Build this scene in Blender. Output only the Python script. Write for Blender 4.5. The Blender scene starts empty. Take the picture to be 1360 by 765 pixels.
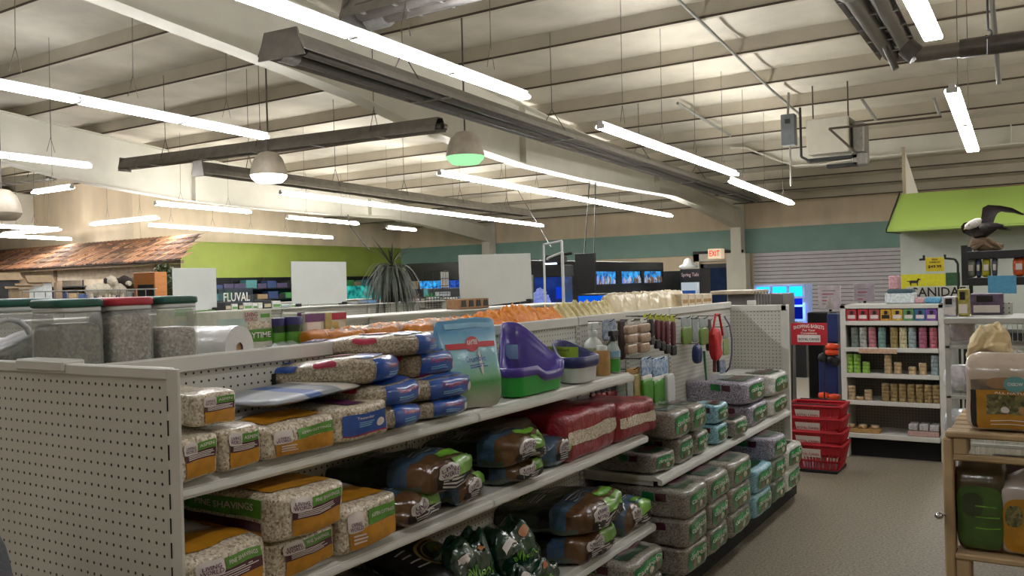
import bpy, bmesh, math, random
from mathutils import Vector, Matrix, noise
random.seed(7)
S = bpy.context.scene
COL = S.collection

# ---------------- camera, world, exposure ----------------
W_, H_ = 1360.0, 765.0
FPX = 1147.0
YAW = math.atan(719.0/1147.0)
PITCH = math.atan(5.3/1147.0)
ROLL = math.atan(0.0267)
CAMZ = 1.545
fw = Vector((-math.sin(YAW)*math.cos(PITCH), math.cos(YAW)*math.cos(PITCH), -math.sin(PITCH)))
r0 = Vector((math.cos(YAW), math.sin(YAW), 0))
u0 = r0.cross(fw)
rt = r0*math.cos(ROLL) - u0*math.sin(ROLL)
up = u0*math.cos(ROLL) + r0*math.sin(ROLL)
EYE = Vector((0, 0, CAMZ))
cam = bpy.data.cameras.new('camera'); camo = bpy.data.objects.new('camera', cam); COL.objects.link(camo)
cam.sensor_width = 36.0; cam.lens = FPX/W_*36.0; cam.clip_start = 0.05; cam.clip_end = 200
camo.matrix_world = Matrix(((rt.x, up.x, -fw.x, EYE.x), (rt.y, up.y, -fw.y, EYE.y), (rt.z, up.z, -fw.z, EYE.z), (0, 0, 0, 1)))
S.camera = camo
S.view_settings.view_transform = 'Standard'; S.view_settings.look = 'None'
S.view_settings.gamma = 1.0; S.view_settings.use_curve_mapping = False
S.view_settings.exposure = 0.12
TUBE = 45.0      # emission of the fluorescent tubes
wd = bpy.data.worlds.new('world'); S.world = wd; wd.use_nodes = True
wd.node_tree.nodes['Background'].inputs[0].default_value = (0.9, 0.92, 1.0, 1)
wd.node_tree.nodes['Background'].inputs[1].default_value = 0.02
S.cycles.max_bounces = 5; S.cycles.diffuse_bounces = 3; S.cycles.glossy_bounces = 2
S.cycles.transmission_bounces = 4; S.cycles.transparent_max_bounces = 8
S.cycles.use_denoising = True
S.cycles.sample_clamp_indirect = 4.0
S.cycles.caustics_reflective = False; S.cycles.caustics_refractive = False

def ray(px, py):
    return fw + rt*((px-W_/2)/FPX) - up*((py-H_/2)/FPX)
def PX(px, py, X): d = ray(px, py); return EYE + d*(X/d.x)
def PY(px, py, Y): d = ray(px, py); return EYE + d*(Y/d.y)
def PZ(px, py, Z): d = ray(px, py); return EYE + d*((Z-CAMZ)/d.z)
def FP(X, xl, xr, yt, yb, depth, zb=None, grow=1.03):
    """size and centre of a pack whose front face stands at X and fills a known outline"""
    ym = (yt+yb)/2; xc = (xl+xr)/2; a = PX(xl, ym, X).y; b = PX(xr, ym, X).y; z1_ = PX(xc, yt, X).z; z0_ = PX(xc, yb, X).z if zb is None else zb
    return (depth, (b-a)*grow, z1_-z0_), (X-depth/2, (a+b)/2, (z0_+z1_)/2)
def PD(px, py, D): return EYE + ray(px, py)*D

# ---------------- materials ----------------
MC = {}
def srgb(c):
    if isinstance(c, str):
        c = [int(c[i:i+2], 16)/255 for i in (0, 2, 4)]
    return tuple(x/12.92 if x <= .04045 else ((x+.055)/1.055)**2.4 for x in c)+(1,)
def mat(name, col=None, rough=.55, metal=0, var=.12, scale=8, bump=0.0, bscale=40, coat=0, col2=None, emis=0, alpha=1, spec=.5, detail=3, trans=0, stretch=None):
    """principled material with noise-driven colour variation and bump"""
    if name in MC: return MC[name]
    m = bpy.data.materials.new(name); m.use_nodes = True; MC[name] = m
    nt = m.node_tree; b = nt.nodes['Principled BSDF']
    c = srgb(col)
    b.inputs['Roughness'].default_value = rough; b.inputs['Metallic'].default_value = metal
    b.inputs['Specular IOR Level'].default_value = spec
    if coat: b.inputs['Coat Weight'].default_value = coat; b.inputs['Coat Roughness'].default_value = .15
    if trans: b.inputs['Transmission Weight'].default_value = trans
    if alpha < 1: b.inputs['Alpha'].default_value = alpha
    tc = nt.nodes.new('ShaderNodeTexCoord'); src = tc.outputs['Object']
    if stretch:
        mp = nt.nodes.new('ShaderNodeMapping'); mp.inputs['Scale'].default_value = stretch
        nt.links.new(src, mp.inputs[0]); src = mp.outputs[0]
    n = nt.nodes.new('ShaderNodeTexNoise'); n.inputs['Scale'].default_value = scale; n.inputs['Detail'].default_value = detail
    nt.links.new(src, n.inputs['Vector'])
    r = nt.nodes.new('ShaderNodeValToRGB'); r.color_ramp.elements[0].position = .35; r.color_ramp.elements[1].position = .65
    if col2 is not None: a0, a1 = c, srgb(col2)
    else:
        a0 = tuple(x*(1-var) for x in c[:3])+(1,); a1 = tuple(min(1, x*(1+var)) for x in c[:3])+(1,)
    r.color_ramp.elements[0].color = a0; r.color_ramp.elements[1].color = a1
    nt.links.new(n.outputs['Fac'], r.inputs['Fac']); nt.links.new(r.outputs['Color'], b.inputs['Base Color'])
    if emis:
        nt.links.new(r.outputs['Color'], b.inputs['Emission Color']); b.inputs['Emission Strength'].default_value = emis
    if bump:
        n2 = nt.nodes.new('ShaderNodeTexNoise'); n2.inputs['Scale'].default_value = bscale; n2.inputs['Detail'].default_value = 3
        nt.links.new(src, n2.inputs['Vector'])
        bp = nt.nodes.new('ShaderNodeBump'); bp.inputs['Strength'].default_value = bump; bp.inputs['Distance'].default_value = .01
        nt.links.new(n2.outputs['Fac'], bp.inputs['Height']); nt.links.new(bp.outputs[0], b.inputs['Normal'])
        if coat: nt.links.new(bp.outputs[0], b.inputs['Coat Normal'])
    return m
def math_n(nt, op, a, b=None, c=None):
    n = nt.nodes.new('ShaderNodeMath'); n.operation = op
    for i, v in enumerate((a, b, c)):
        if v is None: continue
        if isinstance(v, (int, float)): n.inputs[i].default_value = v
        else: nt.links.new(v, n.inputs[i])
    return n.outputs[0]
def mixc(nt, f, a, b):
    n = nt.nodes.new('ShaderNodeMix'); n.data_type = 'RGBA'
    nt.links.new(f, n.inputs[0]) if not isinstance(f, (int, float)) else None
    for i, v in ((6, a), (7, b)):
        if isinstance(v, tuple): n.inputs[i].default_value = v
        else: nt.links.new(v, n.inputs[i])
    return n.outputs[2]
def peg_mat(name, ax, col='c9c8bd', rr=.14, pitch=.0254, off=0.0):
    """painted steel pegboard with punched holes on a one inch grid"""
    if name in MC: return MC[name]
    m = mat(name, col, rough=.45, var=.04, scale=3); nt = m.node_tree; b = nt.nodes['Principled BSDF']
    tc = nt.nodes.new('ShaderNodeTexCoord'); sp = nt.nodes.new('ShaderNodeSeparateXYZ'); nt.links.new(tc.outputs['Object'], sp.inputs[0])
    ds = []
    for o, of in ((sp.outputs[ax], off), (sp.outputs[2], 0)):
        v = math_n(nt, 'DIVIDE', math_n(nt, 'ADD', o, 50+of), pitch)
        f = math_n(nt, 'SUBTRACT', math_n(nt, 'FRACT', v), .5)
        ds.append(math_n(nt, 'MULTIPLY', f, f))
    d = math_n(nt, 'SQRT', math_n(nt, 'ADD', ds[0], ds[1]))
    k = math_n(nt, 'LESS_THAN', d, rr)
    old = b.inputs['Base Color'].links[0].from_socket
    nt.links.new(mixc(nt, k, old, (.012, .011, .01, 1)), b.inputs['Base Color'])
    return m
def band_mat(name, axis, stops, rough=.3, coat=.5, bump=.4, bscale=14, mode='CONSTANT', lo=-1, hi=1, var=.25, nscale=20):
    """printed film: bands of ink along one object axis (stops: position 0..1 -> colour)"""
    if name in MC: return MC[name]
    m = mat(name, stops[0][1], rough=rough, coat=coat, bump=bump, bscale=bscale); nt = m.node_tree; b = nt.nodes['Principled BSDF']
    tc = nt.nodes.new('ShaderNodeTexCoord'); sp = nt.nodes.new('ShaderNodeSeparateXYZ'); nt.links.new(tc.outputs['Object'], sp.inputs[0])
    v = math_n(nt, 'DIVIDE', math_n(nt, 'SUBTRACT', sp.outputs[axis], lo), hi-lo)
    nz = nt.nodes.new('ShaderNodeTexNoise'); nz.inputs['Scale'].default_value = nscale; nt.links.new(tc.outputs['Object'], nz.inputs['Vector'])
    r = nt.nodes.new('ShaderNodeValToRGB'); r.color_ramp.interpolation = mode
    e = r.color_ramp.elements
    while len(e) < len(stops): e.new(.5)
    for i, (p, c) in enumerate(stops): e[i].position = p; e[i].color = srgb(c)
    nt.links.new(v, r.inputs[0])
    mx = nt.nodes.new('ShaderNodeMix'); mx.data_type = 'RGBA'; mx.blend_type = 'MULTIPLY'; mx.inputs[0].default_value = var
    nt.links.new(r.outputs[0], mx.inputs[6]); nt.links.new(nz.outputs['Color'], mx.inputs[7])
    nt.links.new(mx.outputs[2], b.inputs['Base Color'])
    return m
def grain_mat(name, cols, scale=90, rough=.35, coat=.6, bump=.5):
    """loose filling (shavings, pellets, crinkle paper) seen through clear film"""
    if name in MC: return MC[name]
    m = mat(name, cols[0], rough=rough, coat=coat, bump=bump, bscale=25); nt = m.node_tree; b = nt.nodes['Principled BSDF']
    tc = nt.nodes.new('ShaderNodeTexCoord')
    v = nt.nodes.new('ShaderNodeTexVoronoi'); v.inputs['Scale'].default_value = scale; nt.links.new(tc.outputs['Object'], v.inputs['Vector'])
    r = nt.nodes.new('ShaderNodeValToRGB'); e = r.color_ramp.elements
    while len(e) < len(cols): e.new(.5)
    for i, c in enumerate(cols): e[i].position = .1+.8*i/(len(cols)-1); e[i].color = srgb(c)
    sp = nt.nodes.new('ShaderNodeSeparateColor'); nt.links.new(v.outputs['Color'], sp.inputs[0])
    nt.links.new(sp.outputs[0], r.inputs[0]); nt.links.new(r.outputs[0], b.inputs['Base Color'])
    return m
def emit_mat(name, col, s):
    if name in MC: return MC[name]
    m = bpy.data.materials.new(name); m.use_nodes = True; MC[name] = m; nt = m.node_tree
    nt.nodes.remove(nt.nodes['Principled BSDF']); e = nt.nodes.new('ShaderNodeEmission')
    e.inputs[0].default_value = srgb(col); e.inputs[1].default_value = s
    nt.links.new(e.outputs[0], nt.nodes['Material Output'].inputs[0]); return m
def film_mat(name, col='dfe5e6', alpha=.25, rough=.15):
    return mat(name, col, rough=rough, alpha=alpha, bump=.6, bscale=18, spec=.7)

white = mat('enamel_white', 'd2d1c8', rough=.4, var=.04)
cream = mat('enamel_cream', 'bdb8a6', rough=.5, var=.05)
black = mat('black_paint', '141416', rough=.5)
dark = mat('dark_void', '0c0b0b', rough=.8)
steel = mat('galvanised_steel', '8d8b86', rough=.4, metal=.6, scale=20)
ink = mat('black_ink', '15120f', rough=.5)
inkw = mat('white_ink', 'e8e6df', rough=.5)
redm = mat('red_plastic', 'b3202c', rough=.35)
card = mat('white_card', 'dcdad2', rough=.7, var=.02)

# ---------------- mesh builder ----------------
TXT = {}
def text_geo(body, font_bold=False):
    if body in TXT: return TXT[body]
    cu = bpy.data.curves.new('t', 'FONT'); cu.body = body; cu.resolution_u = 2; cu.align_x = 'CENTER'; cu.align_y = 'CENTER'
    cu.offset = .012
    o = bpy.data.objects.new('t', cu); COL.objects.link(o)
    dg = bpy.context.evaluated_depsgraph_get(); me = bpy.data.meshes.new_from_object(o.evaluated_get(dg))
    v = [(p.co.x, p.co.y) for p in me.vertices]; f = [tuple(p.vertices) for p in me.polygons]
    bpy.data.objects.remove(o); bpy.data.curves.remove(cu); bpy.data.meshes.remove(me)
    w = max(x for x, y in v)-min(x for x, y in v); h = max(y for x, y in v)-min(y for x, y in v)
    TXT[body] = (v, f, w, h); return TXT[body]

class MB:
    def __init__(s): s.v = []; s.f = []; s.m = []; s.mats = []; s.sm = []
    def mi(s, m):
        if m not in s.mats: s.mats.append(m)
        return s.mats.index(m)
    def add(s, vs, fs, m, smooth=False):
        b = len(s.v); s.v += [Vector(v) for v in vs]; i = s.mi(m)
        for f in fs: s.f.append([b+k for k in f]); s.m.append(i); s.sm.append(smooth)
        return s
    def box(s, a, b, m, R=None):
        x0, y0, z0 = a; x1, y1, z1 = b
        vs = [Vector(p) for p in ((x0,y0,z0),(x1,y0,z0),(x1,y1,z0),(x0,y1,z0),(x0,y0,z1),(x1,y0,z1),(x1,y1,z1),(x0,y1,z1))]
        if R: vs = [R @ v for v in vs]
        return s.add(vs, [(0,3,2,1),(4,5,6,7),(0,1,5,4),(1,2,6,5),(2,3,7,6),(3,0,4,7)], m)
    def bbox(s, a, b, m, bv=.004):
        """box with chamfered edges"""
        a = Vector(a); b = Vector(b); c = (a+b)/2; h = (b-a)/2; bv = min(bv, *(abs(t)*.45 for t in h))
        bm = bmesh.new(); bmesh.ops.create_cube(bm, size=1)
        for v in bm.verts: v.co = Vector((v.co.x*2*h.x, v.co.y*2*h.y, v.co.z*2*h.z))+c
        bmesh.ops.bevel(bm, geom=bm.edges[:], offset=bv, segments=1, affect='EDGES')
        bm.verts.index_update(); s.add([v.co.copy() for v in bm.verts], [[v.index for v in f.verts] for f in bm.faces], m); bm.free(); return s
    def cyl(s, p0, p1, r, m, n=10, r1=None, cap=True):
        p0 = Vector(p0); p1 = Vector(p1); r1 = r if r1 is None else r1
        d = (p1-p0); q = d.to_track_quat('Z', 'Y'); vs = []
        for p, rr in ((p0, r), (p1, r1)):
            for i in range(n):
                a = 2*math.pi*i/n; vs.append(p+q @ Vector((math.cos(a)*rr, math.sin(a)*rr, 0)))
        s.add(vs, [(i, (i+1)%n, n+(i+1)%n, n+i) for i in range(n)], m, True)
        if cap: s.add(vs[:n], [list(range(n))[::-1]], m); s.add(vs[n:], [list(range(n))], m)
        return s
    def path(s, pts, r, m, n=6):
        for a, b in zip(pts, pts[1:]): s.cyl(a, b, r, m, n)
        return s
    def lathe(s, prof, m, n=16, c=(0,0,0), squash=1.0):
        vs = []; c = Vector(c)
        for r, z in prof:
            for i in range(n):
                a = 2*math.pi*i/n; vs.append(c+Vector((math.cos(a)*r, math.sin(a)*r*squash, z)))
        fs = []
        for k in range(len(prof)-1):
            for i in range(n): fs.append((k*n+i, k*n+(i+1)%n, (k+1)*n+(i+1)%n, (k+1)*n+i))
        s.add(vs, fs, m, True)
        if prof[0][0] > 1e-4: s.add(vs[:n], [list(range(n))[::-1]], m)
        if prof[-1][0] > 1e-4: s.add(vs[-n:], [list(range(n))], m)
        return s
    def prism(s, pts, d, m):
        """closed polygon of 3-D points extruded by vector d"""
        n = len(pts); a = [Vector(p) for p in pts]; b = [p+Vector(d) for p in a]
        return s.add(a+b, [list(range(n))[::-1], [n+i for i in range(n)]]+[(i, (i+1)%n, n+(i+1)%n, n+i) for i in range(n)], m)
    def text(s, body, fn, w, h, m, cx=0, cy=0, maxh=None):
        """lettering scaled to w x h (keeps aspect if h is None), laid out by fn(x, y) -> point"""
        v, f, tw, th = text_geo(body)
        sx = w/tw; sy = sx if h is None else h/th
        return s.add([fn(cx+x*sx, cy+y*sy) for x, y in v], f, m)
    def build(s, name, parent=None, world=True, merge=False, **kw):
        me = bpy.data.meshes.new(name)
        off = Vector(parent_world(parent)) if (parent is not None and world) else Vector((0,0,0))
        me.from_pydata([v-off for v in s.v], [], s.f)
        for m in s.mats: me.materials.append(m)
        me.polygons.foreach_set('material_index', s.m); me.polygons.foreach_set('use_smooth', s.sm)
        bm = bmesh.new(); bm.from_mesh(me)
        if merge: bmesh.ops.remove_doubles(bm, verts=bm.verts, dist=1e-5)
        bm.to_mesh(me); bm.free(); me.update()
        o = bpy.data.objects.new(name, me); COL.objects.link(o)
        if parent is not None: o.parent = parent
        tag(o, **kw); return o
PW = {}
def parent_world(p):
    v = Vector(p.location)
    while p.parent: p = p.parent; v += Vector(p.location)
    return v
def tag(o, label=None, cat=None, group=None, kind=None):
    if label: o['label'] = label
    if cat: o['category'] = cat
    if group: o['group'] = group
    if kind: o['kind'] = kind
    return o
def thing(name, loc, label, cat, group=None, kind=None, rot=None):
    o = bpy.data.objects.new(name, None); COL.objects.link(o); o.location = loc; o.empty_display_size = .05
    if rot: o.rotation_euler = rot
    return tag(o, label, cat, group, kind)
def kids(o): return [c for c in bpy.data.objects if c.parent == o]
def dup(o, loc=None, rot=None, label=None, group=None, scale=None, parent=None, _top=True):
    c = o.copy(); COL.objects.link(c)
    if parent is not None: c.parent = parent
    if loc is not None: c.location = loc
    if rot is not None: c.rotation_euler = rot
    if scale is not None: c.scale = scale
    if label: c['label'] = label
    if group: c['group'] = group
    for k in TREE.get(o.name, None) or kids(o):
        dup(k, parent=c)
    return c
TREE = {}
def shade(o, on=True):
    for p in o.data.polygons: p.use_smooth = on

# ---------------- soft packs ----------------
def sgnpow(x, p): return math.copysign(abs(x)**p, x)
class Pack:
    """deformed box: F maps the cube [-1,1]^3 to the pack's surface"""
    def __init__(s, dims, k=7, wob=.006, freq=9, seed=0, pillow=None, taper=None, sag=0, puff=0):
        s.h = Vector(dims)/2; s.k = k; s.w = wob; s.fr = freq; s.seed = seed; s.pillow = pillow; s.taper = taper; s.sag = sag; s.puff = puff
    def F(s, p):
        x, y, z = p; h = s.h
        if s.pillow:
            a, c = s.pillow
            ux = min(1, abs(x)/.95); uy = min(1, abs(y)/.97)
            t = (1-ux**a)**.6*(1-uy**c)**.6
            q = Vector((x*h.x*(1-.05*abs(y)**3), y*h.y*(1-.10*abs(x)**3), z*h.z*max(t, .03)))
        else:
            n = (abs(x)**s.k+abs(y)**s.k+abs(z)**s.k)**(1/s.k); mx = max(abs(x), abs(y), abs(z)); f = mx/n if n else 1
            q = Vector((x*f*h.x, y*f*h.y, z*f*h.z))
            if s.puff:
                q.z += s.puff*(1-x*x)*(1-y*y)*(1 if z > 0 else -.3)*abs(z); q.x += s.puff*(1-z*z)*(1-y*y)*x
        if s.taper:
            t = max(0, (1-q.x/h.x)/2)          # 0 at +X end, 1 at -X end
            g = 1-(1-s.taper)*t**1.6; q.z = -h.z+(q.z+h.z)*g; q.y *= (1-.18*t**2)
        if s.sag: q.z -= s.sag*(q.x/h.x)**2
        nv = noise.noise_vector(Vector((q.x, q.y, q.z))*s.fr+Vector((s.seed*3.1, s.seed*1.7, s.seed*.9)))
        n2 = noise.noise_vector(Vector((q.x, q.y, q.z))*s.fr*3.2+Vector((s.seed*1.1, 4, 2)))
        q += Vector((nv.x, nv.y, nv.z))*s.w+Vector((n2.x, n2.y, n2.z))*s.w*.35
        return q
    def face(s, f):
        return {'+X': lambda u, v: (1, u, v), '-X': lambda u, v: (-1, -u, v), '-Y': lambda u, v: (u, -1, v), '+Y': lambda u, v: (-u, 1, v),
                '+Z': lambda u, v: (-v, u, 1), '-Z': lambda u, v: (v, u, -1)}[f]
    def P(s, f, u, v, off=.003):
        g = s.face(f); p = s.F(g(u, v)); e = .05
        du = s.F(g(u+e if u < .9 else u, v))-s.F(g(u-e if u >= .9 else u, v)); dv = s.F(g(u, v+e if v < .9 else v))-s.F(g(u, v-e if v >= .9 else v))
        n = du.cross(dv)
        if n.length < 1e-9: n = Vector((0, 0, 1))
        n.normalize(); out = s.F(tuple(t*1.0 for t in g(0, 0)))
        if n.dot(out) < 0: n = -n
        return p+n*off
    def body(s, m, res=14, hook=None):
        mb = MB()
        for f in ('+X', '-X', '-Y', '+Y', '+Z', '-Z'):
            g = s.face(f); vs = []; n = res
            for j in range(n+1):
                for i in range(n+1): vs.append(s.F(g(-1+2*i/n, -1+2*j/n)))
            mb.add(vs, [(j*(n+1)+i, j*(n+1)+i+1, (j+1)*(n+1)+i+1, (j+1)*(n+1)+i) for j in range(n) for i in range(n)], m, True)
        return mb
    def decal(s, mb, f, u0, u1, v0, v1, m, off=.003, n=8, corner=0):
        if isinstance(mb, DB): mb = mb.of(f)
        vs = []
        for j in range(n+1):
            for i in range(n+1):
                a = -1+2*i/n; b = -1+2*j/n
                if corner:
                    L = (abs(a)**corner+abs(b)**corner)**(1/corner); M_ = max(abs(a), abs(b)); q = M_/L if L else 1; a *= q; b *= q
                vs.append(s.P(f, u0+(u1-u0)*(a+1)/2, v0+(v1-v0)*(b+1)/2, off))
        mb.add(vs, [(j*(n+1)+i, j*(n+1)+i+1, (j+1)*(n+1)+i+1, (j+1)*(n+1)+i) for j in range(n) for i in range(n)], m, True)
    def txt(s, mb, f, body, u0, u1, v0, v1, m, off=.0045):
        if isinstance(mb, DB): mb = mb.of(f)
        v, fc, tw, th = text_geo(body)
        mb.add([s.P(f, u0+(u1-u0)*(x/tw+.5), v0+(v1-v0)*(y/th+.5), off) for x, y in v], fc, m)
    def lines(s, mb, f, u0, u1, v0, v1, k, m, off=.0045, fill=.5):
        for i in range(k):
            a = v1-(v1-v0)*(i+.25)/k; b = a-(v1-v0)/k*fill
            s.decal(mb, f, u0, u1-(u1-u0)*(.25*random.random()), b, a, m, off, n=3)
def topunits(f, u, v): return u, v
class DB:
    def __init__(s): s.d = {}
    def of(s, f): return s.d.setdefault(f, MB())
def fin(mb, name, parent=None, world=False, **kw):
    if isinstance(mb, DB):
        for f, q in mb.d.items(): q.build({'+X': 'front_label', '+Z': 'top_label', '-Y': 'side_label'}.get(f, 'label'), parent, world=world, **kw)
        return
    o = mb.build(name, parent, world=world, merge=True, **kw); return o
ORD = ['first', 'second', 'third', 'fourth', 'fifth', 'sixth', 'seventh', 'eighth', 'ninth', 'tenth', 'eleventh', 'twelfth', 'thirteenth', 'fourteenth', 'fifteenth', 'sixteenth']
# ---------------- setting ----------------
def zr(y): return 5.95-.088*y           # underside of the roof
XL, XR, YB, YF = -33.0, 7.0, -6.0, 25.0
XS = -20.5                              # olive side wall
floor_m = mat('speckled_vinyl_floor', '686153', rough=.5, col2='958c7a', scale=75, detail=8, spec=.35)
wall_m = mat('painted_wall_beige', 'e2d0b4', rough=.7, var=.07, scale=2, stretch=(1, 1, .3))
teal_m = mat('teal_paint', '7f9f95', rough=.6, var=.05, scale=2)
olive_m = mat('olive_paint', '88953f', rough=.6, var=.05, scale=2)
green_m = mat('lime_green_paint', '8aa24a', rough=.55, var=.04, scale=2)
slat_m = mat('grey_slat_panel', 'cdc9cc', rough=.5, var=.04)
ceil_m = mat('off_white_roof_sheet', 'c8c1b1', rough=.6, var=.1, scale=1.6, detail=5, bump=.15, bscale=3)
beam_m = mat('beam_paint', 'd8d4c6', rough=.5, var=.05, scale=2)
purl_m = mat('purlin_paint', 'b9b09d', rough=.5, var=.08, scale=1.5)
plas_m = mat('grey_white_plaster', 'b6bcb2', rough=.7, var=.03)
def structure(mb, name): return mb.build(name, kind='structure')
structure(MB().box((XL, YB, -.2), (XR, YF+.2, 0), floor_m), 'floor')
# roof: one sheet per bay sagging a little between purlins
mb = MB(); ys = [YB+i*1.5 for i in range(22)]
for a in ys[:-1]:
    b = a+1.5; n = 6
    vs = []
    for k in range(n+1):
        y = a+(b-a)*k/n; z = zr(y)-.05*math.sin(math.pi*k/n)
        vs += [(XL, y, z), (XR, y, z)]
    mb.add(vs, [(2*k, 2*k+1, 2*k+3, 2*k+2) for k in range(n)], ceil_m, True)
mb.box((XL, YB, zr(YB)+.1), (XR, YB+.1, zr(YB)+.2), ceil_m)
structure(mb, 'ceiling')
seam_m = mat('dark_seam', '4a3f33', rough=.7)
for y in ys[1:-1]:
    z = zr(y)
    mb = MB().box((XL, y-.01, z-.20), (XR, y+.01, z+.02), purl_m).box((XL, y-.01, z-.215), (XR, y+.09, z-.20), purl_m)
    mb.box((XL, y-.022, z-.222), (XR, y-.01, z-.195), seam_m)
    structure(mb, 'purlin')
    if y > 8:
        structure(MB().box((XL, y-.76, z+.062-.02), (XR, y-.735, z+.07-.02+.01), seam_m), 'roof_seam')
# far wall with teal band and slat wall
mb = MB().box((XS, YF, 0), (XR, YF+.2, 3.2), wall_m)
mb.prism([(XS, YF, 3.2), (XR, YF, 3.2), (XR, YF, 4.2), (XS, YF, 4.2)], (0, .2, 0), wall_m)
structure(mb, 'wall_back')
structure(MB().box((XS, YF-.06, 2.25), (XR, YF-.01, 2.96), teal_m), 'trim_1')
mb = MB()
z = .1
while z < 2.24:
    mb.box((-7.35, YF-.06, z), (-1.0, YF-.03, z+.093), slat_m); z += .108
mb.box((-7.35, YF-.03, .1), (-1.0, YF-.012, 2.26), dark)
structure(mb, 'wall_panel')
structure(MB().box((XR, YB, 0), (XR+.2, YF+.2, 6.6), wall_m), 'wall_right')
structure(MB().box((XL, YB-.2, 0), (XR, YB, 6.6), wall_m), 'wall_front')
structure(MB().box((XL-.2, YB, 0), (XL, 14.2, 6.6), wall_m), 'wall_left')
mb = MB().box((XS-.2, 14.21, 0), (XS, YF, 4.9), wall_m); structure(mb, 'wall_side')
structure(MB().box((XS, 14.0, 1.95), (XS+.05, YF-.06, 2.98), olive_m), 'trim_2')
structure(MB().box((XL, 14.0, 0), (XS, 14.2, 4.9), wall_m), 'wall_alcove')
# rigid frames
PROF_B = [(-6, 4.95), (4.5, 4.45), (6.7, 4.246), (8.55, 4.06), (9.67, 3.87), (10.85, 3.74), (12.7, 3.60), (14.8, 3.55), (17.3, 3.54), (19.6, 3.56), (21.1, 3.44), (24.6, 3.02)]
def frame(X, name='beam', col=True, y0=-6):
    w = .13; mb = MB()
    pts = [(y, z) for y, z in PROF_B if y >= y0]
    top = lambda y: zr(y)-.22
    for (a, za), (b, zb) in zip(pts, pts[1:]):
        mb.add([(X-.008, a, za), (X-.008, b, zb), (X-.008, b, top(b)), (X-.008, a, top(a))], [(0, 1, 2, 3)], beam_m)
        mb.add([(X+.008, a, za), (X+.008, b, zb), (X+.008, b, top(b)), (X+.008, a, top(a))], [(3, 2, 1, 0)], beam_m)
        for z0, z1, t in ((za, zb, .02), (top(a), top(b), .02)):
            mb.add([(X-w, a, z0), (X+w, a, z0), (X+w, b, z1), (X-w, b, z1), (X-w, a, z0-t), (X+w, a, z0-t), (X+w, b, z1-t), (X-w, b, z1-t)],
                   [(0, 1, 2, 3), (7, 6, 5, 4), (0, 3, 7, 4), (1, 5, 6, 2)], beam_m)
    for y in (12.7, 18.6):
        mb.box((X-w, y, 3.6), (X+w, y+.02, top(y)), beam_m)
    structure(mb, name)
    if col:
        c = MB().box((X-.015, 24.55, 0), (X+.015, 24.92, 3.62), beam_m).box((X-.15, 24.53, 0), (X+.15, 24.56, 3.02), beam_m).box((X-.15, 24.90, 0), (X+.15, 24.93, 3.7), beam_m)
        c.box((X-.28, 24.5, 0), (X+.28, 24.95, 2.25), beam_m)
        structure(c, 'column')
frame(-7.73); frame(-16.4); frame(-25.2, col=False)
# cross member beyond the unit heater
yb = 18.0
prof = [(-5.7, 4.30), (-5.4, 4.28), (-4.9, 4.02), (-4.4, 3.80), (-3.8, 3.78), (-3.2, 3.83), (7, 3.83)]
mb = MB()
for (a, za), (b, zb) in zip(prof, prof[1:]):
    mb.prism([(a, yb, za), (b, yb, zb), (b, yb, zr(yb)-.2), (a, yb, zr(yb)-.2)], (0, .02, 0), beam_m)
    mb.prism([(a, yb-.13, za-.03), (b, yb-.13, zb-.03), (b, yb-.13, zb), (a, yb-.13, za)], (0, .28, 0), beam_m)
for x in (-3.2, -.6, 2): mb.box((x, yb-.12, 3.83), (x+.02, yb, zr(yb)-.2), beam_m)
structure(mb, 'cross_beam')

# ---------------- suspended lights ----------------
tube_m = emit_mat('glowing_tube', 'fbfbff', TUBE)
hous_m = mat('lamp_housing_white', 'cfcfca', rough=.4, var=.03)
wire_m = mat('hanger_wire', '4b443b', rough=.6)
def lamp_proto(L=1.2, tm=None):
    tm = tm or tube_m
    t = thing('fluorescent_light', (0, 0, 0), 'x', 'ceiling light')
    h = MB().box((-.028, -L/2-.01, .02), (.028, L/2+.01, .075), hous_m)
    for y in (-L/2, L/2-.02): h.box((-.05, y, -.01), (.05, y+.015, .04), hous_m)
    h.build('housing', t)
    for x in (-.045, .045):
        MB().cyl((x, -L/2+.012, .012), (x, L/2-.012, .012), .021, tm, 8).build('tube', t)
    w = MB().cyl((0, 0, .2), (0, 0, 1.0), .0035, wire_m, 4).cyl((0, -.06, .085), (0, 0, .2), .0035, wire_m, 4).cyl((0, .06, .085), (0, 0, .2), .0035, wire_m, 4)
    w.build('hanger', t, label='thin wire hanger')
    return t
LP = lamp_proto(); TREE[LP.name] = kids(LP); USED = [False]
LPF = lamp_proto(tm=emit_mat('glowing_tube_boosted', 'fdfbf6', TUBE*1.55)); TREE[LPF.name] = kids(LPF); USEDF = [False]  # far rows: same tubes, emission raised to brighten the back of the shop
WIRES = {}
def place_lamp(x, y, z, rz, label, tilt=0):
    top = zr(y)-.05-z
    P_, U_ = (LPF, USEDF) if y > 10.5 else (LP, USED)
    if not U_[0]: o = P_; U_[0] = True; o.location = (x, y, z); o.rotation_euler = (tilt, 0, rz); o['label'] = label; o['group'] = 'fluorescent lights'; o['category'] = 'ceiling light'
    else: o = dup(P_, (x, y, z), (tilt, 0, rz), label, 'fluorescent lights')
    for k in (TREE[P_.name] if o == P_ else kids(o)):
        if k.name.startswith('hanger') and top > .3: k.scale = (1, 1, top)
    return o
def light_row(X, y0, n, z0, z1, desc, start=0, rev=False):
    for i in range(n):
        f = (i+.5)/n; L = 1.22
        nm = ORD[(n-1-i if rev else i)+start]
        end = 'counted from the far wall' if rev else 'counted from the near end'
        place_lamp(X, y0+L*(i+.5), z0+(z1-z0)*f, 0, '%s white tube light of the %s' % (nm, desc), -math.atan((z0-z1)/(n*L)))
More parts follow.
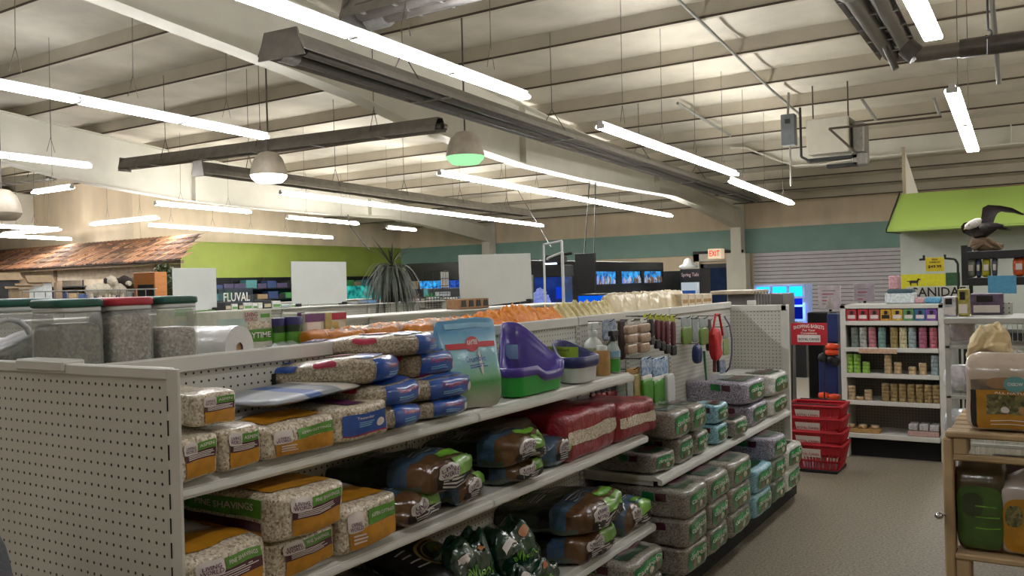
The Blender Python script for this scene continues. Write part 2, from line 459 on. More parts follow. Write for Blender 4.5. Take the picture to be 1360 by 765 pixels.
light_row(-.72, 4.72, 2, 3.32, 3.28, 'short row at the top right corner')
light_row(-.76, 8.95, 2, 3.22, 2.94, 'bright row hanging above the pallet aisle')
light_row(-4.29, 7.19-5*1.22, 5, 3.44, 3.33, 'top row running over the heater pipe')
light_row(-4.29, 8.8, 4, 3.28, 3.19, 'middle row right of the long beam')
light_row(-4.29, 13.5, 3, 3.07, 2.95, 'lowest row before the column')
light_row(-8.2, 7.47-5*1.22, 5, 3.55, 3.42, 'upper left row')
light_row(-8.2, 11.0, 8, 3.31, 3.15, 'long row over the fish tanks')
light_row(-12.2, 7.66-4*1.22, 4, 3.52, 3.46, 'row at the left edge below the upper row')
light_row(-12.2, 11.4, 8, 3.34, 3.15, 'long row between the dome lamps')
light_row(-15.3, 10.95, 2, 3.34, 3.30, 'short row over the shingle awning')
light_row(-15.3, 14.5, 2, 3.24, 3.2, 'short row left of the plant')
light_row(-15.3, 18.1, 1, 3.15, 3.13, 'last spot before the second column')
light_row(-18.0, 12.7, 5, 3.14, 3.03, 'low row in front of the olive wall')
light_row(-22.6, 9.9, 3, 3.12, 3.06, 'far left row above the shingles')
light_row(-20.2, 9.4, 2, 3.15, 3.12, 'middle row above the shingles')
for nm, (px, py, D) in (('upper left edge above the domes', (70, 253.5, 15.6)), ('left pair over the awning, near half', (143, 297, 19.6)), ('left pair over the awning, far half', (186, 292.6, 19.2)), ('far left corner, outer half', (22, 310.5, 21)), ('far left corner, inner half', (60, 307.5, 21))):
    p = PD(px, py, D); place_lamp(p.x, p.y, p.z, math.pi/2, 'crosswise tube light, %s' % nm)
# unseen lamps added behind, above and beside the camera to brighten goods and walls
for X, ys_ in ((-4.29, (-4.5, -.6)), (-.72, (-4.2, 1.2)), (3.2, (3, 6, 9)), (3.2, (13, 14.3, 16, 17.3, 19, 20.3)), (6, (12, 15, 18, 21)), (-8.2, (-4, -1))):
    for i, y in enumerate(ys_): place_lamp(X, y, 3.5, 0, 'added white tube light outside the view')

# high bay domes
dome_m = mat('dome_shade', 'a49a88', rough=.4)
def dome(px, py, D, glow, col, label, s=1.0):
    p = PD(px, py, D); t = thing('dome_light', p, label, 'ceiling light', 'dome lights')
    mb = MB().lathe([(.045*s, .35*s), (.12*s, .33*s), (.2*s, .25*s), (.25*s, .12*s), (.265*s, .03*s), (.27*s, 0)], dome_m, 20, p)
    mb.build('shade', t)
    MB().lathe([(.265*s, 0), (.25*s, -.04*s), (.19*s, -.10*s), (.001, -.105*s)], glow, 20, p).build('diffuser', t, label=col)
    MB().cyl(p+Vector((0, 0, .33*s)), (p.x, p.y, zr(p.y)-.1), .012, wire_m, 6).build('stem', t)
dome(357, 233, 11.6, emit_mat('dome_glow_white', 'fff4e6', 6), 'glowing white diffuser', 'beige dome lamp glowing white below the long heater pipe', .92)
dome(618, 208, 11.0, emit_mat('dome_glow_green', '9cf0a4', 1.25), 'glowing pale green diffuser', 'dome lamp glowing pale green beside the long beam', .92)
dome(2, 283, 12.5, dome_m, 'unlit diffuser', 'unlit dome lamp at the left edge of the picture', 1.0)

# ---------------- radiant tube heaters ----------------
pipe_m = mat('dark_heater_pipe', '55504a', rough=.4, metal=.5, scale=14, stretch=(1, 1, 1))
refl_m = mat('grey_reflector', '7a756d', rough=.35, metal=.6)
def heater(p0, p1, label, w=.2, rp=.05, box0=True, wires=3, u=True):
    p0 = Vector(p0); p1 = Vector(p1); d = (p1-p0); L = d.length; dn = d.normalized(); s = dn.cross(Vector((0, 0, 1))).normalized()
    t = thing('radiant_heater', p0, label, 'tube heater')
    a = [(-w, -.05), (-w*.85, .02), (-w*.4, .12), (w*.4, .12), (w*.85, .02), (w, -.05)]
    mb = MB()
    for (x0, z0), (x1, z1) in zip(a, a[1:]):
        n = Vector((z0-z1, x1-x0)).normalized()*.008
        q = [p0+s*x0+Vector((0, 0, z0)), p0+s*x1+Vector((0, 0, z1)), p0+s*x1+Vector((0, 0, z1+.008)), p0+s*x0+Vector((0, 0, z0+.008))]
        mb.prism(q, d, refl_m)
    mb.build('reflector', t)
    for k, o in enumerate((-w*.45, w*.45) if u else (0,)):
        MB().cyl(p0+s*o+dn*.15, p1+s*o-dn*.1, rp, pipe_m, 12).build('heater_pipe', t)
    if u: MB().path([p1+s*(-w*.45)-dn*.1, p1+s*(-w*.3)+dn*.05, p1+s*(w*.3)+dn*.05, p1+s*(w*.45)-dn*.1], rp, pipe_m, 8).build('return_bend', t)
    if box0:
        m = MB(); c = p0
        for q in ((-.02, .3),): m.prism([c+s*(-w)+Vector((0, 0, -.09)), c+s*w+Vector((0, 0, -.09)), c+s*w*.7+Vector((0, 0, .14)), c-s*w*.7+Vector((0, 0, .14))], dn*.02, refl_m)
        m.cyl(p0+dn*.1-s*w*.45, p0+dn*.3-s*w*.45, rp*1.35, steel, 10)
        m.build('end_cap', t)
    for i in range(wires):
        q = p0+d*((i+.5)/wires); m = MB()
        m.cyl(q+s*w*.8+Vector((0, 0, .03)), q+Vector((0, 0, .35)), .006, wire_m, 4).cyl(q-s*w*.8+Vector((0, 0, .03)), q+Vector((0, 0, .35)), .006, wire_m, 4)
        m.cyl(q+Vector((0, 0, .35)), (q.x, q.y, zr(q.y)-.1), .006, wire_m, 4); m.build('hanger', t)
    for i in range(5):
        q = p0+d*((i+.7)/5.5); m = MB(); m.prism([q-s*w-Vector((0, 0, .055)), q+s*w-Vector((0, 0, .055)), q+s*w-Vector((0, 0, .04)), q-s*w-Vector((0, 0, .04))], dn*.03, steel); m.build('bracket', t)
heater(PX(372, 62, -5.35), PX(1000, 266, -6.6), 'long dark radiant tube heater hanging beside the long beam', w=.25, rp=.062, wires=5)
heater(PY(165, 221, 8.9), PY(585, 169, 8.9), 'dark radiant tube heater crossing below the upper left light row', w=.12, rp=.045, wires=3)
heater(PY(470, 24, 5.6), PY(720, -42, 5.6), 'dark radiant tube heater crossing at the top of the view', w=.19, rp=.08, wires=2)
heater(PX(262, 226, -10.5), PX(700, 285, -10.9), 'thin dark radiant tube heater running under the second beam', w=.13, rp=.04, wires=5)
heater(PY(-30, 246, 12), PY(68, 236, 12), 'short dark radiant tube heater at the far left', w=.15, rp=.05, wires=2)
heater(PX(1137, -25, -1.6), PX(1196, 72, -1.75), 'wide grey tube heater pair at the top right', w=.27, rp=.095, wires=1)
# flue from it
t = thing('exhaust_flue', PY(1190, 65, 8.4), 'dark flue pipe elbow leading right across the ceiling', 'pipe')
MB().path([PY(1176, 62, 8.4), PY(1190, 92, 8.4)], .03, pipe_m, 8).build('branch_pipe', t)
MB().path([PY(1203, 62, 8.6), PY(1218, 74, 8.6)], .09, pipe_m, 10).build('elbow', t)
MB().path([PY(1218, 73, 8.6), PY(1275, 66, 8.6)], .07, mat('flue_grey', '6d675e', rough=.4, metal=.4), 12).build('flue_section', t, label='light grey flue section')
MB().path([PY(1275, 65, 8.6), PY(1420, 46, 8.6)], .085, pipe_m, 12).build('flue_section', t, label='dark flue section')

# ---------------- unit heater and ceiling services ----------------
c = PD(1103, 180, 13.5); t = thing('unit_heater', c, 'beige box-shaped unit heater hanging from the ceiling at right', 'heater')
bg = mat('heater_beige', 'cfc9ba', rough=.4, var=.03)
a, b = PY(1071, 206, c.y), PY(1126, 152, c.y)
MB().bbox((a.x, c.y, a.z), (b.x, c.y+.62, b.z), bg, .02).build('case', t)
MB().box((b.x+.002, c.y+.06, a.z+.04), (b.x+.012, c.y+.58, b.z-.03), refl_m).build('side_grille', t)
MB().bbox((b.x+.02, c.y+.15, a.z-.02), (b.x+.2, c.y+.6, b.z-.1), steel, .02).build('burner_box', t)
m = MB()
for k in (0, 1): m.box((a.x-.02+.3*k, c.y+.1, a.z-.10-.12*k), (b.x+.1, c.y+.25, a.z-.05-.12*k), black)
m.build('louvre', t); MB().bbox((b.x+.02, c.y+.1, a.z-.22), (b.x+.25, c.y+.3, a.z-.02), steel, .02).build('gas_valve', t)
m = MB()
for x in (a.x+.05, b.x-.05): m.cyl((x, c.y+.3, b.z), (x, c.y+.3, zr(c.y)-.1), .012, wire_m, 5)
m.build('hanger', t)
MB().path([(a.x-.08, c.y, b.z+.2), (a.x-.08, c.y, a.z-.02), (a.x+.05, c.y, a.z-.1)], .02, black, 8).build('gas_pipe', t)
p = PY(1047, 172, c.y); t = thing('electrical_box', p, 'grey electrical switch box beside the unit heater', 'electrical box')
MB().bbox(p+Vector((-.12, 0, -.25)), p+Vector((.10, .16, .25)), mat('switch_grey', '5d6265', rough=.5), .01).build('case', t)
MB().box(p+Vector((-.05, -.01, .1)), p+Vector((.03, 0, .17)), black).build('switch_handle', t)
MB().cyl(p+Vector((-.02, .08, .25)), (p.x, p.y+.08, zr(p.y)-.2), .02, steel, 6).cyl(p+Vector((0, .08, -.25)), p+Vector((0, .08, -.9)), .015, steel, 6).build('conduit', t)
cond = mat('conduit_grey', '8e8d86', rough=.4, metal=.3)
def zc(px, py, drop=.16):   # a point just below the roof along a pixel's ray
    d = ray(px, py); s = (5.95-drop-CAMZ)/(d.z+.088*d.y); return EYE+d*s
for pts, lab, r in ((((893, -8), (1023, 118), (1062, 152)), 'grey conduit running diagonally across the ceiling to the unit heater', .022),
                    (((900, 137), (970, 180)), 'short pale conduit on the ceiling left of the unit heater', .025)):
    o = MB().path([zc(*p, .26) for p in pts], r, cond, 6).build('conduit', label=lab, cat='pipe')
for (x0, y0, x1, y1), lab in (((1144, 131, 1164, 160), 'short diagonal pipe on the ceiling behind the unit heater'), ((1240, 130, 1249, 156), 'short upright pipe on the ceiling left of the bright lamp'), ((1317, -5, 1327, 112), 'long pale drop pipe at the top right')):
    MB().path([PD(x0, y0, 12.5 if y0 > 20 else 7.5), PD(x1, y1, 12.5 if y0 > 20 else 7.5)], .022, cond, 6).build('drop_pipe', label=lab, cat='pipe')
q = [PD(1101, 171, 12.3), PD(1250, 155, 12.3)]
MB().path([PD(1138, 204, 12.3)]+q, .018, mat('dark_pipe_paint', '4c4238', rough=.5), 6).build('gas_line', label='thin gas line zigzagging in front of the unit heater', cat='pipe')
p = PY(1312, 10, 7); t = thing('chain_hook', p, 'black hanging chain with a hook at the top right', 'hook')
MB().cyl((p.x, p.y, zr(7)), PY(1312, 40, 7), .008, black, 5).cyl(PY(1312, 52, 7), PY(1312, 72, 7), .007, black, 5).build('chain', t)
m = MB(); qs = [PY(1312+5*math.sin(a), 44-5*math.cos(a), 7) for a in [0, .8, 1.6, 2.4, 3.1, 3.9]]; m.path(qs, .008, black, 5).build('hook', t)
# ---------------- near gondola (double sided pegboard shelving) ----------------
XBK, XBK2 = -2.03, -2.11           # the two back panels
Y0, Y1, Y2 = 1.139, 3.84, 6.27     # near end, joint, far end
XD = -2.62                         # back of the other side
pegY = peg_mat('pegboard_side', 1); pegX = peg_mat('pegboard_end', 0)
g = thing('gondola_shelving', (-2.03, 2.5, 0), 'white pegboard double-sided shelving nearest the camera, loaded with bedding bags', 'shelving')
def shelf(xf, y0, y1, ztop, name='shelf', th=.035, lip=.03, side=1, g=g, xb=XBK):
    mb = MB(); s = side
    prof = [(xb, ztop), (xf-s*.028, ztop), (xf-s*.022, ztop-.006), (xf, ztop-.012), (xf, ztop-th-.004), (xf-s*.02, ztop-th-.004), (xf-s*.02, ztop-.02), (xb, ztop-.02)]
    mb.prism([(x, y0, z) for x, z in prof], (0, y1-y0, 0), white)
    for y in (y0+.01, y1-.02): mb.box((min(xb, xf-s*.05), y, ztop-th-.012), (max(xb, xf-s*.05), y+.008, ztop-.01), white)
    o = mb.build(name, g)
    MB().box((xf-.001 if s > 0 else xf-.004, y0+.004, ztop-th+.004), (xf+.004 if s > 0 else xf+.001, y1-.004, ztop-.016), mat('price_rail_plastic', 'e2e4df', rough=.15, var=.02)).build('price_rail', o)
def back(y0, y1, zt=1.33, x=XBK):
    MB().box((x-.006, y0, .1), (x, y1, zt), pegY).build('back_panel', g)
back(Y0+.03, 2.49); back(2.50, Y1); back(Y1+.01, 5.05); back(5.06, Y2)
for a, b in ((Y0+.07, 2.49), (2.49, Y1), (Y1, 5.05), (5.05, Y2)):
    MB().bbox((XBK-.012, a, 1.325), (XBK+.012, b-.004, 1.372), white, .005).build('top_rail', g)
for y in (2.495, 3.845, 4.43, 5.055):
    m = MB().box((XBK-.01, y-.018, .02), (XBK+.006, y+.018, 1.35), white)
    for k in range(52): m.box((XBK+.0062, y-.009, .06+k*.0254), (XBK+.0068, y-.005, .075+k*.0254), dark); m.box((XBK+.0062, y+.005, .06+k*.0254), (XBK+.0068, y+.009, .075+k*.0254), dark)
    m.build('upright', g)
# near end panel and its post
XE = -1.527
MB().box((XD, Y0+.004, .08), (XE-.035, Y0+.012, 1.365), pegX).build('end_panel', g)
m = MB().bbox((XE-.036, Y0-.006, .0), (XE, Y0+.002, 1.388), white, .001)
for k in range(26): m.box((XE-.034, Y0-.0075, .03+k*.0508), (XE-.031, Y0-.0062, .062+k*.0508), dark)
m.build('end_post', g)
MB().bbox((XD, Y0-.004, 1.364), (XE-.036, Y0+.018, 1.389), white, .003).build('end_rail', g)
MB().bbox((-2.13, Y0-.012, 1.37), (-1.93, Y0+.045, 1.396), white, .004).build('end_clip', g)
# far wing panel
MB().box((XBK, Y2, .1), (-1.66, Y2+.008, 1.30), pegX).build('end_panel', g)
MB().bbox((-1.66, Y2-.004, 0), (-1.61, Y2+.034, 1.345), white, .004).build('end_post', g)
MB().bbox((XBK, Y2-.004, 1.30), (-1.62, Y2+.03, 1.345), white, .004).build('end_rail', g)
# top deck over the other side, other side back panels and shelves
MB().box((XD, Y0+.01, 1.294), (XBK-.012, Y2, 1.306), white).build('top_deck', g)
MB().box((XD, Y0+.012, .1), (XD+.01, Y2, 1.33), pegY).build('back_panel', g)
shelf(-1.7126, Y0+.03, 2.488, 1.105); shelf(-1.7126, 2.492, Y1-.03, 1.105)
shelf(-1.662, Y0+.03, 2.488, .81); shelf(-1.662, 2.492, Y1-.0, .81)
shelf(-1.62, Y0+.03, 2.488, .40); shelf(-1.62, 2.492, Y1-.03, .40)
shelf(-1.605, Y1+.02, 5.05, .60); shelf(-1.605, 5.054, Y2-.01, .60)
for a, b in ((Y0+.03, 2.488), (2.492, Y1-.005), (Y1+.005, 5.05), (5.054, Y2)):
    shelf(-1.575, a, b, .13, 'base_deck')
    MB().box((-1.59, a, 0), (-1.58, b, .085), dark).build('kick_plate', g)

# ---------------- filling and film materials ----------------
shav = grain_mat('wood_shavings', ['9a8972', 'cbbea4', 'e8dfcc', 'b5a58a', 'dad0b8'], 190)
pell = grain_mat('paper_pellets', ['7d7363', 'b7aa92', 'cabfa8', '94886f'], 230)
greyf = grain_mat('grey_paper_filling', ['57534c', '8b867b', 'a9a498', '716c62', '989286'], 240)
lavf = grain_mat('lavender_paper_filling', ['5b5664', '8f8799', 'c7c3cf', '6d6977', 'a9a3b4'], 210)
bluef = grain_mat('blue_paper_filling', ['5b93a8', '8bc0cf', 'a9d6df', '6fa9bc'], 210)
whitef = grain_mat('white_paper_filling', ['a9aaa2', 'd5d6cd', 'e9e9e2', 'c2c3ba'], 210)
gold = mat('golden_print', 'b9801d', rough=.35, coat=.5, scale=30, var=.18)
lgreen = mat('leaf_green_print', '53912b', rough=.35, coat=.5, scale=30, var=.15)
maroon = mat('maroon_print', '4a1a2c', rough=.35, coat=.5, scale=30)
royal = mat('royal_blue_print', '1f4c9c', rough=.3, coat=.6, scale=20, var=.2)
crim = mat('crimson_print', 'a32545', rough=.3, coat=.6, scale=20, var=.2)
lab_w = mat('cream_print', 'dcd3cd', rough=.4, coat=.4, scale=20, var=.05)
dgreen = mat('deep_green_print', '15843f', rough=.3, coat=.6, scale=26, var=.3, col2='0e5f2e')
dgreen2 = mat('dark_green_print', '0d3d22', rough=.3, coat=.6, scale=26, var=.3)
purp = mat('purple_ink', '5a1f4f', rough=.4)
sky = mat('sky_blue_print', '7fb6d4', rough=.3, coat=.6, scale=14, var=.15)

def lw_label(P, mb, f='+X', small=True, title='ASPEN'):
    """cream badge, green title band, maroon text band, golden base"""
    u0, u1 = (-.62, .78) if small else (-.72, .85)
    bot, top = (-.80, .72) if small else (-.82, .62)
    a = top-.38 if small else top-.62
    P.decal(mb, f, u0-.02, u1, bot, a-.42 if small else a-.02, gold)
    if small:
        P.decal(mb, f, u0-.02, u1, a-.42, a, maroon); P.lines(mb, f, u0+.1, u1-.08, a-.36, a-.06, 4, lab_w)
    P.decal(mb, f, u0+.55, u1, a, top, lgreen)
    P.decal(mb, f, u0-.08, u0+.52 if small else u0+.40, a-.12, top+.06, lab_w, off=.0045, corner=5)
    um = u0-.08; uw = .60 if small else .48
    P.txt(mb, f, 'LIVING', um+.1, um+uw-.08, a+.14, a+.28, purp, .006); P.txt(mb, f, 'WORLD', um+.06, um+uw-.04, a-.04, a+.12, purp, .006)
    P.txt(mb, f, title, u0+.62, u1-.1, (a+top)/2-.06, (a+top)/2+.09, lab_w, .0055)
    if not small: P.lines(mb, f, u0+.1, u0+.55, bot+.2, a-.2, 3, lab_w)
def bale(name, dims, base, seed, k=8, wob=.007, res=14, **kw):
    P = Pack(dims, k=k, wob=wob, seed=seed, **kw); return P, P.body(base, res)
def put(o, loc, rz=0, rx=0, ry=0): o.location = loc; o.rotation_euler = (rx, ry, rz); return o
# --- aspen packs on the top shelf, near end
def small_aspen(seed, loc, rz, label, dims=(.25, .165, .135), title='ASPEN'):
    P, b = bale('x', dims, shav, seed, k=13, wob=.006)
    o = fin(b, 'bedding_pack', label=label, cat='bedding pack', group='small aspen shavings packs')
    d = DB(); lw_label(P, d, '+X', True, title); P.decal(d, '-Y', -.9, .1, .1, .8, lgreen); P.decal(d, '-Y', -.9, .1, -.75, -.2, maroon)
    fin(d, 'front_label', o); return put(o, loc, rz)
def onX(px, py, X): return PX(px, py, X)
z1 = 1.108
def small_asp(seed, lab, *a, **k):
    d_, l = FP(*a, **k); return small_aspen(seed, l, 0, lab, d_)
small_asp(1, 'small aspen shavings pack low at the near end post, half hidden by it', -1.70, 238, 291, 580, 645, .26, z1)
small_asp(2, 'small aspen shavings pack second along the top shelf', -1.70, 296, 349, 566, 630, .26, z1)
o = small_asp(3, 'small aspen shavings pack lying on top of two others', -1.72, 264, 317, 519, 574, .27, z1+.115); o.rotation_euler = (0, 0, -.03)
def big_aspen(seed, loc, rz, label, dims, title, small=False, lean=0, base=shav):
    P, b = bale('x', dims, base, seed, k=12, wob=.008, res=18, puff=.008)
    o = fin(b, 'bedding_pack', label=label, cat='bedding pack', group='large shavings bales')
    d = DB(); lw_label(P, d, '+X', small, title)
    P.decal(d, '+Z', -.8, .8, -.8, -.1, gold); P.decal(d, '+Z', -.8, .8, .0, .45, lab_w)
    if small: P.decal(d, '-Y', -.7, .75, .05, .8, dgreen if False else lgreen); P.txt(d, '-Y', title, -.5, .6, .3, .6, lab_w); P.decal(d, '-Y', -.95, .75, -.5, -.1, maroon); P.decal(d, '-Y', -.95, .75, -.85, -.5, gold)
    else: P.decal(d, '-Y', -.7, .3, .1, .8, lgreen)
    fin(d, 'front_label', o); return put(o, loc, rz, lean)
d_, l = FP(-1.70, 352, 447, 558, 618, .28, z1, 1.0); big_aspen(5, l, 0, 'long pack of aspen cuttings in the middle of the near top shelf', d_, 'ASPEN CUTTINGS')
d_, l = FP(-1.695, 446, 518, 536, 600, .28, z1, 1.0); lblue = l
P, b = bale('x', d_, shav, 9, k=11)
o = fin(b, 'bedding_pack', label='shavings pack with a royal blue front label', cat='bedding pack')
d = DB(); P.decal(d, '+X', -.78, .80, -.62, .52, royal); P.txt(d, '+X', 'Yesterday', -.3, .35, .16, .36, lab_w); P.lines(d, '+X', -.2, .4, -.25, .05, 3, sky); P.decal(d, '+X', .45, .72, -.4, .05, lab_w, .0045, corner=2); P.decal(d, '+X', -.78, .8, -.68, -.6, crim)
P.decal(d, '+Z', -.4, .3, -.8, .5, purp)
fin(d, 'front_label', o); put(o, lblue, 0)
# flat sealed bag lying behind
P = Pack((.26, .50, .03), wob=.003, seed=4, pillow=(5, 6)); b = P.body(band_mat('violet_white_film', 1, [(0, '9aa0a6'), (.3, '3d5fa0'), (.42, '8f959b'), (.6, 'd8d3c6'), (.78, '74406f'), (.86, 'ddd7c9')], lo=-.25, hi=.25, rough=.5, coat=.15), 14)
o = fin(b, 'flat_bag', label='flat film bag with blue and violet stripes behind the aspen packs', cat='bedding bag'); put(o, (-1.885, 1.80, z1+.140), .12, .02)

# --- pellet litter bags with blue bands
yn_m = None
def yn(seed, loc, rz, label, dims=(.40, .24, .085), ry=0, rx=0, front=True):
    P = Pack(dims, k=4, wob=.010, seed=seed, freq=7, taper=.55, puff=.008)
    o = fin(P.body(pell, 16), 'pellet_bag', label=label, cat='litter bag', group='pellet litter bags with blue bands')
    d = DB()
    P.decal(d, '+X', -.80, .85, -.85, .85, royal, n=10)
    P.txt(d, '+X', 'Yesterday', -.45, .5, .05, .5, crim); P.lines(d, '+X', -.4, .3, -.4, -.1, 2, sky); P.decal(d, '+X', .5, .8, -.5, .2, lab_w, .0045, corner=2)
    P.decal(d, '+Z', -.8, .85, -.98, -.62, royal, n=10)
    P.decal(d, '+Z', -.75, .6, .45, .9, royal, n=8); P.lines(d, '+Z', -.6, .4, .5, .8, 3, lab_w)
    P.decal(d, '-Y', -.85, -.25, .35, .93, royal); P.decal(d, '-Y', .05, .42, .38, .95, crim, corner=4); P.decal(d, '+Z', -.5, .2, -.5, .0, crim, corner=3); P.decal(d, '+Z', .1, .8, -.1, .35, crim, corner=3)
    fin(d, 'printed_label', o)
    c = MB(); n = 7; vs = []
    for i in range(n+1):
        y = (i/n-.5)*dims[1]*.8; vs += [(-dims[0]/2+.02, y*.8, -.01), (-dims[0]/2-.03, y*1.0, .005+.01*math.sin(i*2.1)), (-dims[0]/2-.06, y*1.15, .012*math.cos(i*1.7))]
    c.add(vs, [(3*i+k, 3*i+k+1, 3*i+k+4, 3*i+k+3) for i in range(n) for k in (0, 1)], film_mat('clear_film', alpha=.45), True)
    c.build('film_end', o, world=False)
    return put(o, loc, rz, rx, ry)
def ynp(seed, lab, X, xl, xr, yt, yb, depth, rz, zb, h=None, rx=0):
    d_, l = FP(X, xl, xr, yt, yb, depth, zb, 1.0); hh = h or d_[2]
    f = Vector((X, l[1], zb+hh/2)); c = f-Vector((math.cos(rz), math.sin(rz), 0))*depth/2
    return yn(seed, tuple(c), rz, lab, (depth, d_[1], hh), rx=rx)
ynp(11, 'blue banded pellet bag flat on the shelf beside the blue labelled pack', -1.69, 517, 568, 536, 577, .32, .1, z1, .078)
ynp(12, 'blue banded pellet bag second from the bottom of the left pile', -1.70, 503, 568, 504, 545, .32, .1, z1+.07, .080)
ynp(13, 'pellet bag reaching out to the left, under the topmost bag', -1.73, 490, 545, 472, 512, .44, .32, z1+.142, .088)
ynp(14, 'pellet bag on the very top of the pile', -1.77, 546, 597, 456, 486, .50, .38, z1+.205, .080)
ynp(15, 'blue banded pellet bag at the bottom of the right pile', -1.70, 568, 632, 533, 563, .30, .05, z1, .068)
ynp(16, 'blue banded pellet bag in the middle of the right pile', -1.70, 566, 638, 503, 545, .31, .0, z1+.055, .085)
ynp(17, 'blue banded pellet bag on the right pile, set far back', -1.78, 553, 610, 472, 508, .24, .0, z1+.132, .085)

# --- upright blue and green crumble bag
def bag_up(w, d, h, seed, m, wob=.006, topt=.06, k=5):
    """standing pouch: full at the foot, flat at the sealed top; wide axis along Y"""
    P = Pack((d, w, h), k=k, wob=wob, seed=seed)
    F0 = P.F
    def F(p):
        q = F0(p); t = (q.z/h+.5); s = 1-(1-topt)*max(0, min(1, (t-.25)/.7))**1.3
        q.x *= s; q.y *= (.86+.24*t); return q
    P.F = F; return P
P = bag_up(.26, .12, .315, 21, None, k=14, wob=.008)
kb = band_mat('blue_to_green_film', 2, [(0, 'b9b6a6'), (.28, '2c8a3a'), (.36, '79b98f'), (.5, '8cc6cf'), (.72, '8fc9dc'), (.86, '4f9ac6'), (1, '5aa3cc')], lo=-.157, hi=.157, mode='LINEAR', var=.2)
o = fin(P.body(kb, 18), 'crumble_bag', label='tall blue and green film bag standing beside the green litter pan', cat='litter bag')
d = DB(); P.decal(d, '+X', -.85, .9, .36, .48, redm); P.decal(d, '+X', -.18, .30, .28, .60, redm, .0045, corner=2.2); P.txt(d, '+X', 'KAYTEE', -.12, .24, .42, .52, lab_w, .006)
P.txt(d, '+X', 'Crumble', -.35, .45, .02, .16, royal, .005); P.lines(d, '+X', -.2, .5, -.12, -.02, 2, royal); P.decal(d, '+X', -.75, .8, .80, .93, sky)
P.decal(d, '+X', .2, .3, -.3, .3, lab_w, .0045, corner=2)
fin(d, 'front_label', o); put(o, (-1.80, 2.545, z1+.158), -.25, 0, -.02)
# --- corner litter pans
def pan(name, label, A, B, C, hb, hf, mout, min_, rimdrop=.05, notch=0, rimlab='insert with a rolled rim'):
    """corner litter pan: triangular plan with rounded corners, tall at corner C and low along the front edge AB"""
    pts = [Vector((*p, 0)) for p in (A, B, C)]; cen = (pts[0]+pts[1]+pts[2])/3; cen = cen*.8+(pts[0]+pts[1])/2*.2; loc = Vector((cen.x, cen.y, z1+.004)); t = thing(name, loc, label, 'litter pan')
    base = []; r = .055; ns = 9
    for i in range(3):
        p, q, n_ = pts[i-1], pts[i], pts[(i+1) % 3]; a = (p-q).normalized(); b = (n_-q).normalized(); ang = a.angle(b); bis = (a+b).normalized(); c = q+bis*(r/math.sin(ang/2)); tl = r/math.tan(ang/2)
        s0 = q+a*tl-c; s1 = q+b*tl-c
        for k in range(7):
            v = s0.slerp(s1, k/6) if False else (s0*(1-k/6)+s1*(k/6)).normalized()*r; base.append(c+v)
        nx = pts[(i+1) % 3]; e1 = q+b*tl; a2 = (q-nx).normalized(); b2 = (pts[(i+2) % 3]-nx).normalized(); e2 = nx+a2*(r/math.tan(a2.angle(b2)/2))
        for k in range(1, ns): base.append(e1.lerp(e2, k/ns))
    n = len(base); Cc = pts[2]; ref = (pts[1]-Cc).length
    def hh(p):
        tt = max(0, min(1, ((p-Cc).length-.04)/(ref*1.02-.04))); e = 1-tt*tt*(3-2*tt); h = hf+(hb-hf)*e
        if notch:
            f = (p-pts[0]).dot((pts[1]-pts[0]).normalized())/(pts[1]-pts[0]).length; dfr = abs((p-pts[0]).cross((pts[1]-pts[0]).normalized()).length)
            if dfr < .03 and .58 < f < .93: h -= notch*min(1, min(f-.58, .93-f)/.04)
        return h
    H = [hh(p) for p in base]
    def ring(s_, z0, hm, off=0, zadd=0):
        return [Vector((cen.x+(p.x-cen.x)*s_, cen.y+(p.y-cen.y)*s_, 0))-Vector((loc.x, loc.y, 0))+(p-cen).normalized()*off+Vector((0, 0, z0+h*hm+zadd)) for p, h in zip(base, H)]
    q = [(i, (i+1) % n) for i in range(n)]
    def loft(rs, m, nm, lab=None, cap=True):
        vs = []; fs = []
        for r_ in rs: vs += r_
        for k in range(len(rs)-1): fs += [(k*n+a, k*n+b, (k+1)*n+b, (k+1)*n+a) for a, b in q]
        mb = MB().add(vs, fs, m, True)
        if cap: mb.add(rs[0], [list(range(n))[::-1]], m)
        return mb.build(nm, t, world=False, label=lab)
    loft([ring(.90, 0, 0), ring(.92, .01, 0), ring(.96, 0, .5), ring(1.0, 0, 1, 0, -rimdrop)], mout, 'outer_shell', 'lower shell')
    loft([ring(.955, 0, 1, 0, -rimdrop-.01), ring(1.0, 0, 1, .005, -rimdrop-.004), ring(1.0, 0, 1, .009, -rimdrop+.004), ring(1.0, 0, 1, .009, -.004), ring(1.0, 0, 1, .003, 0), ring(.975, 0, 1, 0, -.003), ring(.95, 0, .90), ring(.90, 0, .74), ring(.84, 0, .71), ring(.81, 0, .52), ring(.74, .01, .44), ring(.70, .035, .0), ring(.35, .035, 0), ring(.01, .035, 0)], min_, 'upper_liner', rimlab, False)
    return t
pgreen = mat('bright_green_plastic', '1f9a35', rough=.3, var=.05, coat=.3); ppurp = mat('violet_plastic', '44308c', rough=.35, var=.05, coat=.2)
pnavy = mat('navy_plastic', '2a2f66', rough=.35, var=.05); pwht = mat('white_plastic', 'c9ccc9', rough=.35, var=.03)
t = pan('litter_pan', 'high-backed violet and bright green litter pan on the top shelf', (-1.722, 2.61), (-1.722, 3.17), (-2.02, 3.14), .272, .112, pgreen, ppurp, .030, .030)
def sticker(x0, x1, y, zlo, zhi, m, extra=None, lab=None):
    mb = MB().add([(x0, y, zlo), (x1, y, zlo), (x1, y, zhi), (x0, y, zhi)], [(0, 1, 2, 3)], m)
    if extra: extra(mb, (x0+x1)/2, y-.002, (zlo+zhi)/2, x1-x0, zhi-zlo)
    return mb.build('paper_sticker', t, label=lab)
